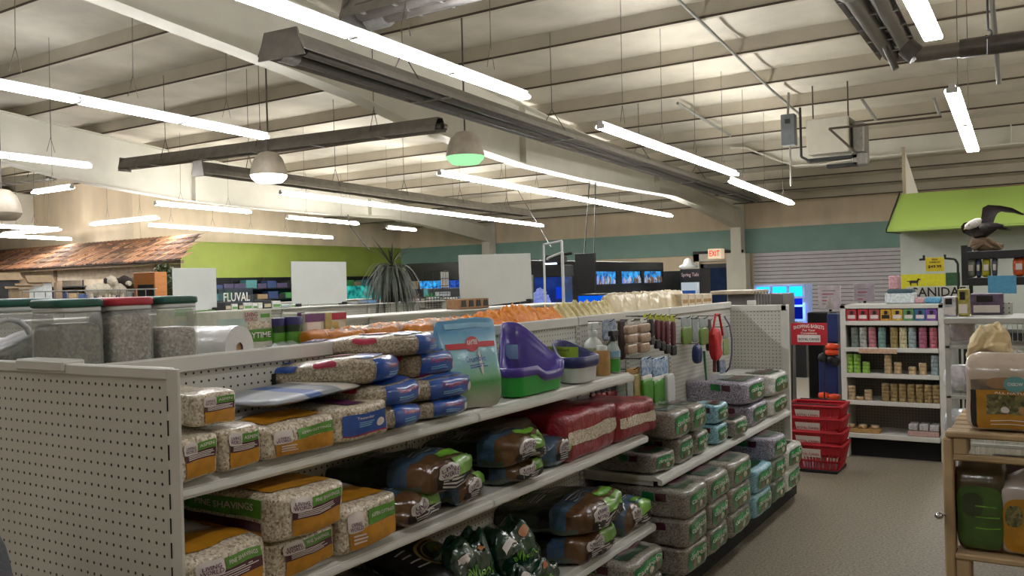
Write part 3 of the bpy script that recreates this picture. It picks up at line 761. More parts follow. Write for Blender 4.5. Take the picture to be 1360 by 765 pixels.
sticker(-1.965, -1.885, 3.04, z1+.125, z1+.185, mat('pan_sticker', '9fc3d8', rough=.3, coat=.3), None, 'pale blue paper sticker inside')
t = pan('litter_pan', 'low navy and white litter pan with a lime sticker, behind the green one', (-1.715, 3.17), (-1.715, 3.47), (-1.99, 3.47), .180, .112, pwht, pnavy, .040)
sticker(-1.945, -1.79, 3.395, z1+.075, z1+.150, mat('lime_sticker', '9cb83c', rough=.35, coat=.3), lambda mb, x, y, z, w, h: mb.text('ScatterGuard', lambda a, b: Vector((x-w*.1+a, y, z+h*.3+b)), w*.6, h*.16, ink), 'lime green sticker in the upper tray')
# ---------------- lower shelves ----------------
z2, z3, z4, zr_ = .812, .402, .132, .602
# shavings bales on the second shelf
def BA(seed, lab, title, small, *a, **k):
    d_, l = FP(*a, **k); return big_aspen(seed, l, 0, lab, d_, title, small)
BA(31, 'pine shavings bale in the bottom row at the near post, dark front', 'PINE SHAVINGS', True, -1.665, 236, 357, 727, 785, .34, z2, 1.0)
BA(32, 'pine shavings bale in the bottom row, beside the aspen bale', 'PINE SHAVINGS', True, -1.665, 358, 449, 708, 765, .34, z2, 1.0)
BA(33, 'wide pine shavings bale lying on top of the bottom row', 'PINE SHAVINGS', True, -1.63, 368, 462, 650, 716, .40, z2+.100, 1.0)
BA(34, 'squat aspen cuttings bale at the end of the second shelf bales', 'ASPEN CUTTINGS', False, -1.65, 452, 531, 664, 735, .34, z2, 1.0)
# kraft and green crop bags with brand badge
fr_m = band_mat('green_brown_crop_film', 0, [(0, '1b2417'), (.30, '22341a'), (.58, '161512'), (.68, '47647f'), (.82, '6d4b2c'), (.95, '5c3e25')], lo=-.26, hi=.26, rough=.28, coat=.9, var=.35, bump=.8, bscale=22)
brown_p = mat('brown_print', '6b4a2d', rough=.35, coat=.5, scale=20, var=.25)
limep = mat('lime_leaf_print', '6aa332', rough=.3, coat=.6, scale=18, var=.3)
badge = mat('pale_badge_print', 'bdb9b3', rough=.35, coat=.5, scale=14, var=.1)
def fresh(seed, loc, rz, label, dims=(.50, .27, .115), rx=0, ry=0):
    P = Pack(dims, k=4.6, wob=.017, seed=seed, freq=13, taper=.5, puff=.010)
    o = fin(P.body(fr_m, 16), 'crop_bedding_bag', label=label, cat='bedding bag', group='green and brown bedding bags')
    d = DB()
    P.decal(d, '+X', -.75, .7, -.55, -.02, ink); P.lines(d, '+X', -.6, .65, -.5, -.05, 3, badge)
    P.decal(d, '+X', -.1, .8, .0, .86, limep); P.decal(d, '+X', -.7, .0, -.05, .6, badge, .0045, corner=4)
    P.txt(d, '+X', 'LIVING', -.6, -.1, .28, .46, purp, .006); P.txt(d, '+X', 'WORLD', -.62, -.08, .04, .22, purp, .006)
    P.txt(d, '+Z', 'FRESH', -.6, .5, .28, .46, limep, .005)
    P.decal(d, '+Z', .0, .85, -.98, -.72, limep)
    P.lines(d, '+Z', -.7, .7, .0, .22, 4, badge, .005, .3)
    P.lines(d, '+Z', -.5, .3, -.62, -.42, 3, badge, .005, .25)
    P.decal(d, '-Y', -.6, .9, -.9, -.35, limep if False else mat('grey_green_side', '4d5a4a', rough=.3, coat=.5))
    fin(d, 'label', o)
    return put(o, loc, rz, rx, ry)
def FR(seed, lab, X, xl, xr, yt, yb, depth, zb, rz=.08, h=None, ry=0):
    d_, l = FP(X, xl, xr, yt, yb, depth, zb, 1.08); hh = h or d_[2]
    c = Vector((X, l[1], zb+hh/2))-Vector((math.cos(rz), math.sin(rz), 0))*depth/2
    return fresh(seed, tuple(c), rz, lab, (depth, d_[1], hh), ry=ry)
FR(41, 'green and brown bedding bag at the bottom beside the squat aspen bale', -1.66, 535, 597, 652, 705, .46, z2, .15, .10)
FR(42, 'large green and brown bedding bag on top, centre of the second shelf', -1.63, 570, 640, 600, 660, .52, z2+.075, .10, .115)
FR(43, 'green and brown bedding bag squeezed low between the two piles', -1.68, 605, 658, 630, 672, .38, z2, .3, .095)
FR(44, 'green and brown bedding bag under the one at the right of the second shelf', -1.65, 683, 729, 612, 648, .42, z2, .08, .085)
FR(45, 'green and brown bedding bag topmost of the right pile on the second shelf', -1.64, 680, 734, 565, 616, .50, z2+.068, .10, .115)
FR(46, 'narrow green and brown bag left of the dark red bags', -1.68, 733, 771, 580, 624, .34, z2, .1, .12)
# dark red bags
red_f = mat('dark_red_film', '851a26', rough=.4, coat=.3, bump=1.0, bscale=28, scale=10, var=.25)
def redbag(seed, loc, rz, label, dims):
    P = Pack(dims, k=10, wob=.011, seed=seed, freq=10)
    o = fin(P.body(red_f, 16), 'red_bag', label=label, cat='bedding bag', group='dark red bags')
    d = DB(); P.decal(d, '+X', -.93, .95, -.28, .30, shav, n=10); P.decal(d, '+Z', -.5, .6, .5, .9, maroon)
    P.decal(d, '-Y', -.2, .2, .1, .6, lab_w, corner=2)
    fin(d, 'window', o); return put(o, loc, rz)
d_, l = FP(-1.665, 752, 823, 542, 601, .34, z2, 1.0); redbag(51, l, .0, 'dark red bag nearer of the two, with a strip of shavings showing', d_)
d_, l = FP(-1.655, 822, 874, 533, 592, .34, z2, 1.0); redbag(52, l, -.0, 'dark red bag farther of the two, reaching past the shelf end', d_)
P = Pack((.22, .5, .16), k=4, wob=.012, seed=3); o = fin(P.body(mat('brown_paper_bag', '5d4e3c', rough=.6, scale=20, bump=.3), 12), 'paper_bag', label='dull brown paper bag lying behind the dark red bags', cat='bedding bag'); put(o, (-1.925, 3.02, z2+.10), 0)
# third shelf: dark bags with a golden ring emblem
dk_m = mat('near_black_film', '1c1a19', rough=.35, coat=.5, bump=.5, bscale=12, scale=8, var=.3)
def ringbag(seed, loc, rz, label):
    P = Pack((.44, .29, .10), k=3.4, wob=.010, seed=seed, freq=6, taper=.6, puff=.01)
    o = fin(P.body(dk_m, 16), 'ring_print_bag', label=label, cat='bedding bag', group='black bags with ring emblem')
    d = DB()
    g2 = mat('dull_gold_print', '8d7c3c', rough=.4, coat=.4)
    for r0_, r1_ in ((.62, .72), (.48, .52)):
        vs = []; n = 28
        for i in range(n):
            a = 2*math.pi*i/n
            for r in (r0_, r1_): vs.append(P.P('+Z', .25+math.cos(a)*r, -.35+math.sin(a)*r*.55, .004))
        d.of('+Z').add(vs, [(2*i, 2*i+1, (2*i+3) % (2*n), (2*i+2) % (2*n)) for i in range(n)], g2, True)
    P.decal(d, '+Z', .0, .5, -.55, -.12, mat('moss_print', '4e5a24', rough=.4, coat=.4), corner=2); P.decal(d, '+Z', .12, .38, -.45, -.22, g2, .0045, corner=1.2)
    P.lines(d, '+Z', -.9, -.4, -.6, .1, 4, badge, .004, .2)
    fin(d, 'emblem', o); return put(o, loc, rz, 0, .30)
ringbag(61, (-1.84, 2.04, z3+.17), .05, 'black bag with a golden ring emblem, nearer one on the third shelf')
ringbag(62, (-1.88, 2.31, z3+.215), .05, 'black bag with a golden ring emblem, behind the nearer one')
P = Pack((.50, .26, .11), k=3.4, wob=.010, seed=63, freq=6); o = fin(P.body(dk_m, 12), 'ring_print_bag', label='plain black bag flat on the third shelf under the ring emblem bag', cat='bedding bag', group='black bags with ring emblem'); put(o, (-1.86, 2.36, z3+.085), 0)
P = Pack((.50, .28, .12), k=3.4, wob=.010, seed=64, freq=6); o = fin(P.body(dk_m, 12), 'ring_print_bag', label='black bag at the near end of the third shelf', cat='bedding bag', group='black bags with ring emblem'); put(o, (-1.84, 2.00, z3+.06), 0)
# glossy dark green sacks
gs_m = mat('glossy_green_film', '10402a', rough=.2, coat=.8, bump=.9, bscale=14, scale=9, var=.4, col2='0a2a1c')
def sack(seed, loc, rz, label, dims=(.20, .17, .17)):
    P = Pack(dims, k=5, wob=.024, seed=seed, freq=15); F0 = P.F
    def F(p):
        q = F0(p); t = max(0, q.z/dims[2]+.5); q.x *= 1-.55*t*t; q.y *= 1+.06*t; q.z += .014*math.sin(q.y*55+seed)*t; return q
    P.F = F
    o = fin(P.body(gs_m, 16), 'green_sack', label=label, cat='litter bag', group='glossy dark green sacks')
    d = DB(); P.txt(d, '+X', 'sWheat', -.6, .6, .1, .4, limep, .004); P.lines(d, '+X', -.7, .8, -.45, -.1, 2, lab_w, .004, .25); P.decal(d, '+X', -.9, -.2, .62, .8, lab_w); P.decal(d, '+X', .2, .5, .7, .95, mat('orange_print', 'b5713b', rough=.4, coat=.4), corner=2)
    fin(d, 'label', o); return put(o, loc, rz)
sack(71, (-1.64, 2.14, z3+.060), .2, 'glossy dark green sack leaning low at the front of the ring bags', (.12, .20, .12))
sack(72, (-1.74, 2.40, z3+.14), .0, 'glossy dark green sack standing tallest in the middle', (.20, .24, .28))
sack(73, (-1.62, 2.37, z3+.08), .15, 'glossy dark green sack low in front of the tallest one', (.10, .20, .16))
sack(74, (-1.74, 2.68, z3+.125), -.05, 'glossy dark green sack upper one beside the stacked crop bags', (.20, .24, .25))
sack(75, (-1.61, 2.66, z3+.065), -.15, 'glossy dark green sack lowest at the right, torn corner up', (.10, .24, .14))
# crop bags stacked at the right of the third shelf
FR(47, 'bottom one of the two big crop bags right of the green sacks', -1.61, 772, 827, 700, 752, .50, z3, .03, .115)
FR(48, 'top one of the two big crop bags right of the green sacks', -1.60, 778, 838, 645, 703, .54, z3+.105, .08, .135)
FR(49, 'crop bag standing behind the stacked pair at the joint of the shelves', -1.63, 832, 870, 664, 705, .38, z3, .05, .135)
# ---------------- grey paper bedding bales ----------------
film_hi = mat('bright_green_logo', '17994a', rough=.25, coat=.7, scale=30, var=.25)
def care(seed, loc, rz, label, dims=(.40, .29, .142), base=None, group='paper bedding bales', face_full=True, text='carefresh'):
    base = base or greyf
    P = Pack(dims, k=9, wob=.008, seed=seed, freq=9, puff=.004)
    o = fin(P.body(base, 14), 'paper_bedding_bale', label=label, cat='bedding bale', group=group)
    d = DB(); w = .78 if face_full else .6
    P.decal(d, '+X', -w, w, -.62, .66, dgreen, n=8, corner=6)
    P.decal(d, '+X', -w+.12, w-.3, -.05, .5, film_hi, .0042, corner=3); P.txt(d, '+X', text, -w+.1, w-.15, .0, .36, lab_w, .0055)
    P.decal(d, '+X', w-.42, w-.12, .2, .58, lab_w, .0048, corner=2); P.decal(d, '+X', w-.38, w-.16, .26, .52, film_hi, .0055, corner=2)
    P.decal(d, '+X', -w+.3, -w+.62, -.56, -.1, brown_p, .005, corner=2); P.decal(d, '+X', -.05, .25, -.5, -.05, shav, .005, corner=2); P.decal(d, '+X', .35, .55, -.52, .1, brown_p, .005, corner=2)
    P.decal(d, '+Z', -.7, .55, -.82, .05, dgreen2); P.decal(d, '+Z', -.5, .75, -.55, -.25, maroon, .0045); P.lines(d, '+Z', -.6, .6, -.2, .0, 2, lab_w, .005, .3)
    P.decal(d, '-Y', -.1, .2, .15, .7, dgreen); P.decal(d, '-Y', .24, .5, .15, .7, maroon)
    fin(d, 'label', o); return put(o, loc, rz)
# floor stock below the left shelf, seen at its front
k = 0
for (y, n) in ((3.42, 2),):
    for i in range(2):
        care(80+i, (-1.71, 3.46, z4+.058+i*.112), 0, ['grey paper bale on the bottom deck left of the joint', 'grey paper bale second from the deck left of the joint'][i], (.40, .38, .111))
cols = [(4.005, .31, greyf, 3), (4.335, .33, greyf, 3), (4.71, .39, greyf, 3), (5.15, .36, bluef, 2), (5.50, .30, greyf, 3), (5.87, .40, whitef, 2)]
nm = ['nearest', 'second', 'third', 'light blue', 'dark', 'white']
lv = ['bottom', 'middle', 'top']
for c, (y, w, base, n) in enumerate(cols):
    for i in range(n):
        h = .136 if n == 3 else .145
        lev = lv[i] if n == 3 else ['bottom', 'top'][i]
        lab = '%s bale of the %s column on the bottom deck' % (lev, nm[c])
        if c == 4 and i == 2: b_, lab = lavf, 'lavender grey bale riding on top of the dark column'
        elif c == 4: b_, lab = mat('green_grey_fill', '55604e', scale=60, rough=.4, coat=.5, col2='7a8272'), lab
        else: b_ = base
        care(100+c*5+i, (-1.70+.006*((i*7+c*3) % 3), y, z4+.072+i*h), .02*((i+c) % 3-1), lab, (.42, w, h+.004), b_)
# middle shelf of the right bay
def RS(seed, x, y, z, d, lab, base=greyf, rz=0): care(seed, (x, y, zr_+z+d[2]/2+.004), rz, lab, d, base)
RS(200, -1.80, 3.99, 0, (.34, .24, .095), 'single low grey bale at the left end of the middle shelf', rz=-.1)
RS(201, -1.80, 4.245, 0, (.36, .22, .130), 'lower grey bale of the left pair on the middle shelf')
RS(202, -1.82, 4.165, .135, (.42, .25, .145), 'upper grey bale of the left pair on the middle shelf')
RS(203, -1.80, 4.485, 0, (.36, .20, .120), 'lower grey bale of the second pair on the middle shelf')
RS(204, -1.82, 4.415, .135, (.42, .22, .135), 'upper grey bale of the second pair on the middle shelf')
RS(205, -1.70, 4.82, 0, (.16, .20, .11), 'lower small light blue pack on the middle shelf', bluef)
RS(206, -1.70, 4.82, .115, (.16, .20, .11), 'upper small light blue pack on the middle shelf', bluef)
RS(207, -1.70, 5.10, 0, (.20, .26, .10), 'small mottled grey pack beside the light blue packs')
RS(208, -1.82, 5.56, 0, (.40, .40, .135), 'lower lavender grey bale near the wing panel', lavf)
RS(209, -1.84, 5.54, .14, (.42, .44, .145), 'upper lavender grey bale near the wing panel', lavf)
RS(210, -1.80, 6.01, 0, (.38, .42, .125), 'lower white bale against the wing panel', whitef)
RS(211, -1.80, 6.01, .13, (.40, .42, .15), 'upper white bale against the wing panel', whitef)

# ---------------- top shelf small goods: bottles ----------------
botw = mat('white_bottle', 'c7ccc5', rough=.3, var=.03, coat=.3); clr = film_mat('clear_plastic_bottle', 'cfd6d2', .45, .1)
grl = mat('green_liquid', '3f9a3c', rough=.15, coat=.8, var=.1); kraft = mat('kraft_card', 'a9834f', rough=.7, scale=30)
def spray(px, py, X, h, r, bodym, capm, label, liquid=None, trig=True, lab=None):
    p = PX(px, py, X); p.z = z1; t = thing('spray_bottle', p, label, 'bottle')
    hb = h*.62 if trig else h*.82
    MB().lathe([(r*.9, 0), (r, .01), (r, hb*.72), (r*.75, hb*.86), (r*.36, hb*.95), (r*.34, hb)], bodym, 16, p).build('bottle', t)
    if liquid: MB().lathe([(r*1.01, .005), (r*1.02, .01), (r*1.02, hb*.45)], liquid, 16, p).build('liquid', t, label='green liquid')
    if lab: MB().lathe([(r*1.03, hb*.5), (r*1.03, hb*.7)], lab, 16, p).build('paper_label', t)
    if trig:
        m = MB().lathe([(r*.42, hb), (r*.42, hb+h*.08), (r*.3, hb+h*.1)], capm, 12, p)
        m.bbox(p+Vector((-.012, -.03, hb+h*.1)), p+Vector((.012, .045, hb+h*.22)), capm, .004); hd = m.build('spray_head', t)
        MB().bbox(p+Vector((-.006, .028, hb-.0)), p+Vector((.006, .042, hb+h*.12)), capm, .003).build('trigger', hd)
    else: MB().lathe([(r*.5, hb), (r*.5, h), (r*.4, h+.004)], capm, 12, p).build('cap', t)
    return t
sprs = [
 (757, 500, -1.97, .19, .028, clr, botw, 'small clear bottle standing behind the navy litter pan', None, True, None),
 (789, 500, -1.86, .29, .050, botw, botw, 'large white spray bottle beside the navy litter pan', None, True, mat('leafy_label', 'b9bfa4', scale=60, col2='8a9a6a')),
 (815, 496, -1.80, .24, .034, clr, black, 'clear spray bottle with a blue label and green liquid at the shelf end', grl, True, mat('blue_white_label', '86b1cc', rough=.4, scale=30)),
 (813, 492, -1.93, .22, .030, mat('dark_green_bottle', '4c6b49', rough=.3, coat=.3), black, 'dark green spray bottle behind the green liquid bottle', None, True, None)]
for a in sprs: spray(*a)
p = PX(800, 500, -1.80); p.z = z1; t = thing('treat_jar', p, 'kraft coloured jar with dark bottom between the spray bottles', 'jar')
MB().lathe([(.036, 0), (.038, .01), (.038, .10), (.034, .115)], kraft, 16, p).build('jar', t); MB().lathe([(.026, .115), (.026, .135), (.02, .138)], botw, 14, p).build('lid', t)
# ---------------- goods on the top deck of the near gondola ----------------
zt = 1.308
jar_film = mat('clear_jar_plastic', 'c9ccc8', rough=.12, alpha=.32, bump=.2, bscale=6, spec=.7)
seedm = grain_mat('seed_grains', ['5e574b', '9d9484', 'c4baa8', '7b7264', '8d8474'], 170, coat=.1)
pelm = grain_mat('olive_pellets', ['38362a', '63604a', '767258', '4c4a3a'], 160, coat=.1)
lidg = mat('dark_green_lid', '1d5346', rough=.4); lidr = mat('red_lid', 'b0303a', rough=.4)
def jar(x, y, lid, fill, fh, label, w=.13, h=.210, slope=0):
    t = thing('storage_jar', (x, y, zt), label, 'jar', 'square clear storage jars')
    P = Pack((w, w, h), k=7, wob=0, seed=1); b = P.body(jar_film, 10).build('jar_body', t, world=False, merge=True); b.location = (0, 0, h/2)
    m = MB(); n = 8; vs = []; a = w/2-.006
    P2 = Pack((w-.010, w-.010, fh), k=8, wob=.0015, seed=4, freq=30); F0 = P2.F
    def F(p):
        q = F0(p)
        if slope and q.z > 0: q.z *= 1+slope*q.y/w
        return q
    P2.F = F
    f = P2.body(fill, 10).build('filling', t, world=False, merge=True); f.location = (0, 0, fh/2+.003)
    P3 = Pack((w+.006, w+.006, .024), k=6, wob=0); l = P3.body(lid, 8).build('lid', t, world=False, merge=True, label=('red lid' if lid == lidr else 'dark green lid')); l.location = (0, 0, h+.008)
    P4 = Pack((w-.002, w-.002, .016), k=6, wob=0); l = P4.body(pwht, 8).build('neck_rim', t, world=False, merge=True); l.location = (0, 0, h-.008)
    return t
jar(-2.12, 1.255, lidg, pelm, .165, 'clear jar with dark green lid full of olive pellets, second from the left edge')
jar(-2.12, 1.40, lidr, seedm, .190, 'clear jar with red lid filled with grey seed mix')
jar(-2.12, 1.543, lidg, seedm, .140, 'clear jar with green lid half filled with pale seed, beside the film roll')
t = jar(-2.38, 1.25, lidg, pelm, .12, 'clear jar with dark green lid at the left edge, scoop inside', .17, .214, slope=1.1)
m = MB(); m.path([Vector((-2.30, 1.20+.10*math.sin(a)*.6, zt+.13+.05*math.cos(a))) for a in [-1.4, -1, -.5, 0, .5, 1, 1.4]], .008, pwht, 6); m.build('scoop', t)
t = thing('film_roll', (-2.13, 1.735, zt), 'white roll of plastic film lying beside the jars', 'film roll')
rw = mat('white_film_roll', 'd9d9d4', rough=.25, coat=.5, var=.04, bump=.3, bscale=30)
R_ = Matrix.Rotation(math.radians(12), 3, 'Z'); c0 = Vector((-2.16, 1.745, zt+.067))
ax = R_ @ Vector((1, 0, 0))
vs = []; n = 24; up_ = Vector((0, 0, 1)); sd = ax.cross(up_)
m = MB()
for a_, b_, r_, r2 in ((-.085, .085, .067, .067),): m.cyl(c0+ax*a_, c0+ax*b_, r_, rw, 28, cap=False)
def disc(m, c, ax, r0_, r1_, mt, n=24):
    s_ = ax.cross(Vector((0, 0, 1))).normalized(); u_ = s_.cross(ax); vs = []
    for i in range(n):
        a = 2*math.pi*i/n
        for r in (r0_, r1_): vs.append(c+s_*math.cos(a)*r+u_*math.sin(a)*r)
    m.add(vs, [(2*i, 2*i+1, (2*i+3) % (2*n), (2*i+2) % (2*n)) for i in range(n)], mt)
disc(m, c0+ax*.085, ax, .016, .067, rw); disc(m, c0-ax*.085, ax, .016, .067, rw); m.build('film', t)
MB().cyl(c0-ax*.086, c0+ax*.08, .016, kraft, 14).build('cardboard_core', t)

def boxthing(name, x0, x1, y0, y1, X, depth, mm, label, cat, group=None, faces=None, top=None, plane='X', bottom=None, bv=.004):
    """carton whose front face fills a pixel box on the plane X (facing the aisle) or Y (facing the camera)"""
    f = PX if plane == 'X' else PY
    a = f(x0, (y0+y1)/2, X); b = f(x1, (y0+y1)/2, X); lo = f((x0+x1)/2, y1, X); hi = f((x0+x1)/2, y0, X)
    z0_ = lo.z if bottom is None else bottom; z1_ = hi.z
    if plane == 'X': p0 = Vector((X-depth, a.y, z0_)); p1 = Vector((X, b.y, z1_))
    else: p0 = Vector((a.x, X, z0_)); p1 = Vector((b.x, X+depth, z1_))
    c = Vector(((p0.x+p1.x)/2, (p0.y+p1.y)/2, z0_))
    mb = MB().bbox(p0-c, p1-c, mm, bv)
    o = mb.build(name, world=False, label=label, cat=cat, group=group); o.location = c
    if faces:
        d = MB()
        vl = .06/(z1_-z0_) if bottom == zt else 0
        for (u0, u1, v0, v1, m2, *tx) in faces:
            v0 = vl+(1-vl)*v0; v1 = vl+(1-vl)*v1
            def pt(u, v, off=.0015):
                if plane == 'X': return Vector((p1.x+off, p0.y+(p1.y-p0.y)*u, p0.z+(p1.z-p0.z)*v))-c
                return Vector((p0.x+(p1.x-p0.x)*u, p0.y-off, p0.z+(p1.z-p0.z)*v))-c
            if tx: v_, f_, tw, th = text_geo(tx[0]); d.add([pt(u0+(u1-u0)*(x/tw+.5), v0+(v1-v0)*(y/th+.5), .0035) for x, y in v_], f_, m2)
            else: d.add([pt(u0, v0), pt(u1, v0), pt(u1, v1), pt(u0, v1)], [(0, 1, 2, 3)], m2)
        d.build('front_label', o, world=False)
    return o
cartw = mat('pale_carton', 'c9cbb8', rough=.6, var=.06, scale=30); mint = mat('mint_print', 'a9bdb3', rough=.5, scale=20)
boxthing('hay_box', 285, 362, 412, 455, -2.36, .12, cartw, 'pale green toy box with a cottage picture behind the film roll', 'carton', faces=[(0, 1, 0, .38, lgreen), (.05, .5, .4, .75, mint), (.55, .95, .4, .62, shav), (.4, .95, .1, .28, inkw, 'PLAYTIME'), (.5, .72, .78, .92, crim, 'LIVING'), (.5, .72, .64, .76, crim, 'WORLD'), (.78, .95, .74, .86, lgreen)], bottom=zt)
boxthing('picture_box', 258, 286, 412, 446, -2.46, .10, mat('photo_print_carton', 'b7a98e', scale=60, col2='8a9a7b'), 'tan and green picture box between the jar and the toy box', 'carton', bottom=zt, faces=[(0, 1, .7, 1, lgreen), (.1, .6, .1, .6, mint)])
boxthing('picture_box', 232, 257, 410, 446, -2.5, .10, mat('photo_print_carton2', '9fae8a', scale=60, col2='c9c2a4'), 'green topped picture box behind the pale seed jar', 'carton', bottom=zt, faces=[(0, 1, .8, 1, lgreen), (.1, .8, .1, .6, mint)])
def canister(px, X, r, h, body, lid, label, band=None):
    h += .055; p = PX(px, 440, X); p.z = zt; t = thing('treat_canister', p, label, 'canister', 'canisters with navy lids')
    MB().lathe([(r, 0), (r, h*.8)], body, 16, p).build('canister', t); MB().lathe([(r*1.06, h*.8), (r*1.06, h*.97), (r*.98, h)], lid, 16, p).build('lid', t)
    if band: MB().lathe([(r*1.01, h*.3), (r*1.01, h*.62)], band, 16, p).build('paper_label', t)
nav = mat('navy_lid', '2c2860', rough=.4)
canister(369, -2.36, .026, .082, mat('dark_green_tin', '24401f', rough=.4, scale=30), nav, 'small dark green canister with navy lid left of its twin', lgreen)
canister(389, -2.34, .034, .085, mat('dark_green_tin', '24401f', rough=.4), nav, 'wider dark green canister with navy lid beside the purple topped boxes', lgreen)
ptop = mat('purple_print', '6b4677', rough=.5, scale=20); yel = mat('soft_yellow_print', 'c7b368', rough=.5, scale=20)
boxthing('treat_box', 395, 405, 415, 452, -2.36, .08, cartw, 'narrow purple topped box behind the canisters', 'carton', 'purple and red topped boxes', [(0, 1, .65, 1, ptop)], bottom=zt)
boxthing('treat_box', 405, 431, 415, 450, -2.34, .09, cartw, 'purple topped box with a white panel', 'carton', 'purple and red topped boxes', [(0, 1, .62, .95, ptop), (.1, .8, .05, .6, inkw)], bottom=zt)
boxthing('treat_box', 432, 442, 415, 449, -2.34, .09, mat('olive_yellow_carton', 'b5aa6f', scale=40), 'yellowish box between the purple and red topped ones', 'carton', 'purple and red topped boxes', bottom=zt)
boxthing('treat_box', 433, 460, 414, 446, -2.38, .09, cartw, 'red topped box at the right end of the carton row', 'carton', 'purple and red topped boxes', [(0, 1, .65, .95, crim), (.1, .6, .1, .55, yel)], bottom=zt)

# clear bags of orange sticks and fluffy bags
orm = mat('orange_sticks', 'e88a1c', rough=.3, coat=.6, scale=30, stretch=(30, 1, 30), var=.35, bump=.6, bscale=30)
def softbag(px0, px1, X, h, d, m, label, group, seed, kind='flat', name='snack_bag', frill=0, film=True):
    h += .055
    a = PX(px0, 430, X); b = PX(px1, 430, X); w = b.y-a.y
    P = Pack((d, w, h), k=6 if kind == 'flat' else 3.6, wob=.010 if kind == 'flat' else .016, seed=seed, freq=14 if kind == 'flat' else 16)
    if frill:
        F0 = P.F
        def F(p):
            q = F0(p); t = max(0, q.z/h+.5)
            q.x *= 1-.8*t; q.z += frill*t*(math.sin(q.y*95+seed)+.6*math.sin(q.y*190+seed*2))*.5; return q
        P.F = F
    o = fin(P.body(m, 18), name, label=label, cat='snack bag', group=group); o.location = (X, (a.y+b.y)/2, zt+h/2+.004)
    if film:
        c = MB()
        vs = []; n = 8
        for i in range(n+1):
            y = (i/n-.5)*w; vs += [(d*.25, y*.9, h*.38), (d*.45, y, h*.30+.012*math.sin(i*2.3+seed)), (d*.30, y, h*.55+.01*math.cos(i*3+seed))]
        c.add(vs, [(3*i+k, 3*i+k+1, 3*i+k+4, 3*i+k+3) for i in range(n) for k in (0, 1)], mat('clear_wrinkled_film', 'e7e3dc', rough=.15, alpha=.5, bump=.8, bscale=20), True)
        c.build('film_wrap', o, world=False)
    return o
for i, (a, b) in enumerate(((412, 462), (463, 512), (513, 556), (557, 598))):
    softbag(a, b, -2.25, .028+.003*i, .20, orm, '%s flat clear bag of orange sticks, from the left' % ORD[i], 'flat clear bags of orange sticks', i)
orf = mat('orange_fluff', 'f29b1c', rough=.5, scale=40, var=.25, bump=1.0, bscale=60, coat=.3, col2='e0760c')
for i, (a, b, h) in enumerate(((596, 640, .035), (634, 668, .055), (664, 704, .070), (698, 738, .050))):
    softbag(a, b, -2.2, h, .22, orf, 'puffy orange bag, %s from the left' % ORD[i], 'puffy orange bags', 20+i, 'puff', frill=.014, film=False)
crm = mat('cream_frill_bag', 'd6c88e', rough=.45, scale=30, var=.15, bump=1.0, bscale=40, coat=.4, col2='bfae6e')
for i, (a, b) in enumerate(((734, 756), (752, 772), (770, 790), (788, 806))):
    softbag(a, b, -2.2, .060, .20, crm, 'crumpled pale yellow bag, %s from the left' % ORD[i], 'crumpled pale yellow bags', 30+i, 'puff', frill=.022, film=False)
beg = mat('beige_pouch', 'b8a67c', rough=.4, scale=12, var=.1, bump=.6, bscale=14, coat=.4)
for i, (a, b) in enumerate(((803, 842), (836, 874), (868, 906))):
    o = softbag(a, b, -2.28, .105, .14, beg, 'large beige clear-fronted pouch, %s from the left' % ORD[i], 'large beige pouches', 40+i, 'flat', frill=.006, film=False)
    P = Pack((.14, 1, .145), k=3, wob=0)
for i, (a, b) in enumerate(((906, 914), (915, 923), (924, 932), (933, 946))):
    boxthing('paper_carton', a, b, 390, 412, -2.2, .1, mat('white_tan_carton', 'd2c4ab', rough=.6, scale=40, var=.12), 'small white and tan carton, %s in the row right of the pouches' % ORD[i], 'carton', 'small white and tan cartons', [(.1, .9, .1, .45, kraft)], bottom=zt)

# ---------------- goods hanging on the pegboard ----------------
HK = mat('hook_metal', '55534e', rough=.35, metal=.7)
def hook(y, z, L=.16, x=XBK):
    m = MB().path([(x+.002, y, z), (x+L*.9, y, z+.003), (x+L, y, z+.015)], .003, HK, 5); m.build('peg_hook', g)
def hang(x0, x1, y0, y1, X, label, name, cat, group, parts, n=1, hookit=True):
    """hanging pack: parts are (u0,u1,v0,v1,material,thickness,part name) in its own rectangle"""
    a = PX(x0, (y0+y1)/2, X); b = PX(x1, (y0+y1)/2, X); top = PX((x0+x1)/2, y0, X).z; bot = PX((x0+x1)/2, y1, X).z
    yc = (a.y+b.y)/2; w = b.y-a.y; h = top-bot
    t = thing(name, (X, yc, top), label, cat, group)
    for (u0, u1, v0, v1, m, th, pn) in parts:
        mb = MB(); P = Pack((th, w*(u1-u0), h*(v1-v0)), k=6, wob=.002, seed=random.random()*9)
        o = P.body(m, 6).build(pn, t, world=False, merge=True); o.location = (0, w*((u0+u1)/2-.5), -h*(1-(v0+v1)/2))
    if hookit: hook(yc, top-.012, X-XBK+.03)
    return t
tanp = mat('tan_chew_treat', 'a98f78', rough=.4, scale=40, var=.2, coat=.5); bl_l = mat('black_leash', '1c1b1e', rough=.6); yg = mat('yellow_green_tag', 'a9b02e', rough=.5)
mar_l = mat('maroon_leash', '5c2028', rough=.6, scale=30); bcard = mat('blue_grey_card', '5d6f8c', rough=.5, scale=50, col2='a4adba')
hang(800, 818, 424, 452, -1.90, 'blue and white hanging card beside the spray bottles', 'hanging_card', 'hanging pack', None, [(0, 1, 0, 1, bcard, .01, 'card')])
hang(831, 845, 424, 470, -1.88, 'left string of tan chew treats on the hook', 'chew_pack', 'hanging pack', 'tan chew packs', [(.2, .8, .85, 1, card, .004, 'header_card'), (0, 1, .58, .84, tanp, .03, 'chew'), (.05, 1, .30, .57, tanp, .03, 'chew'), (0, .9, .0, .28, tanp, .03, 'chew')])
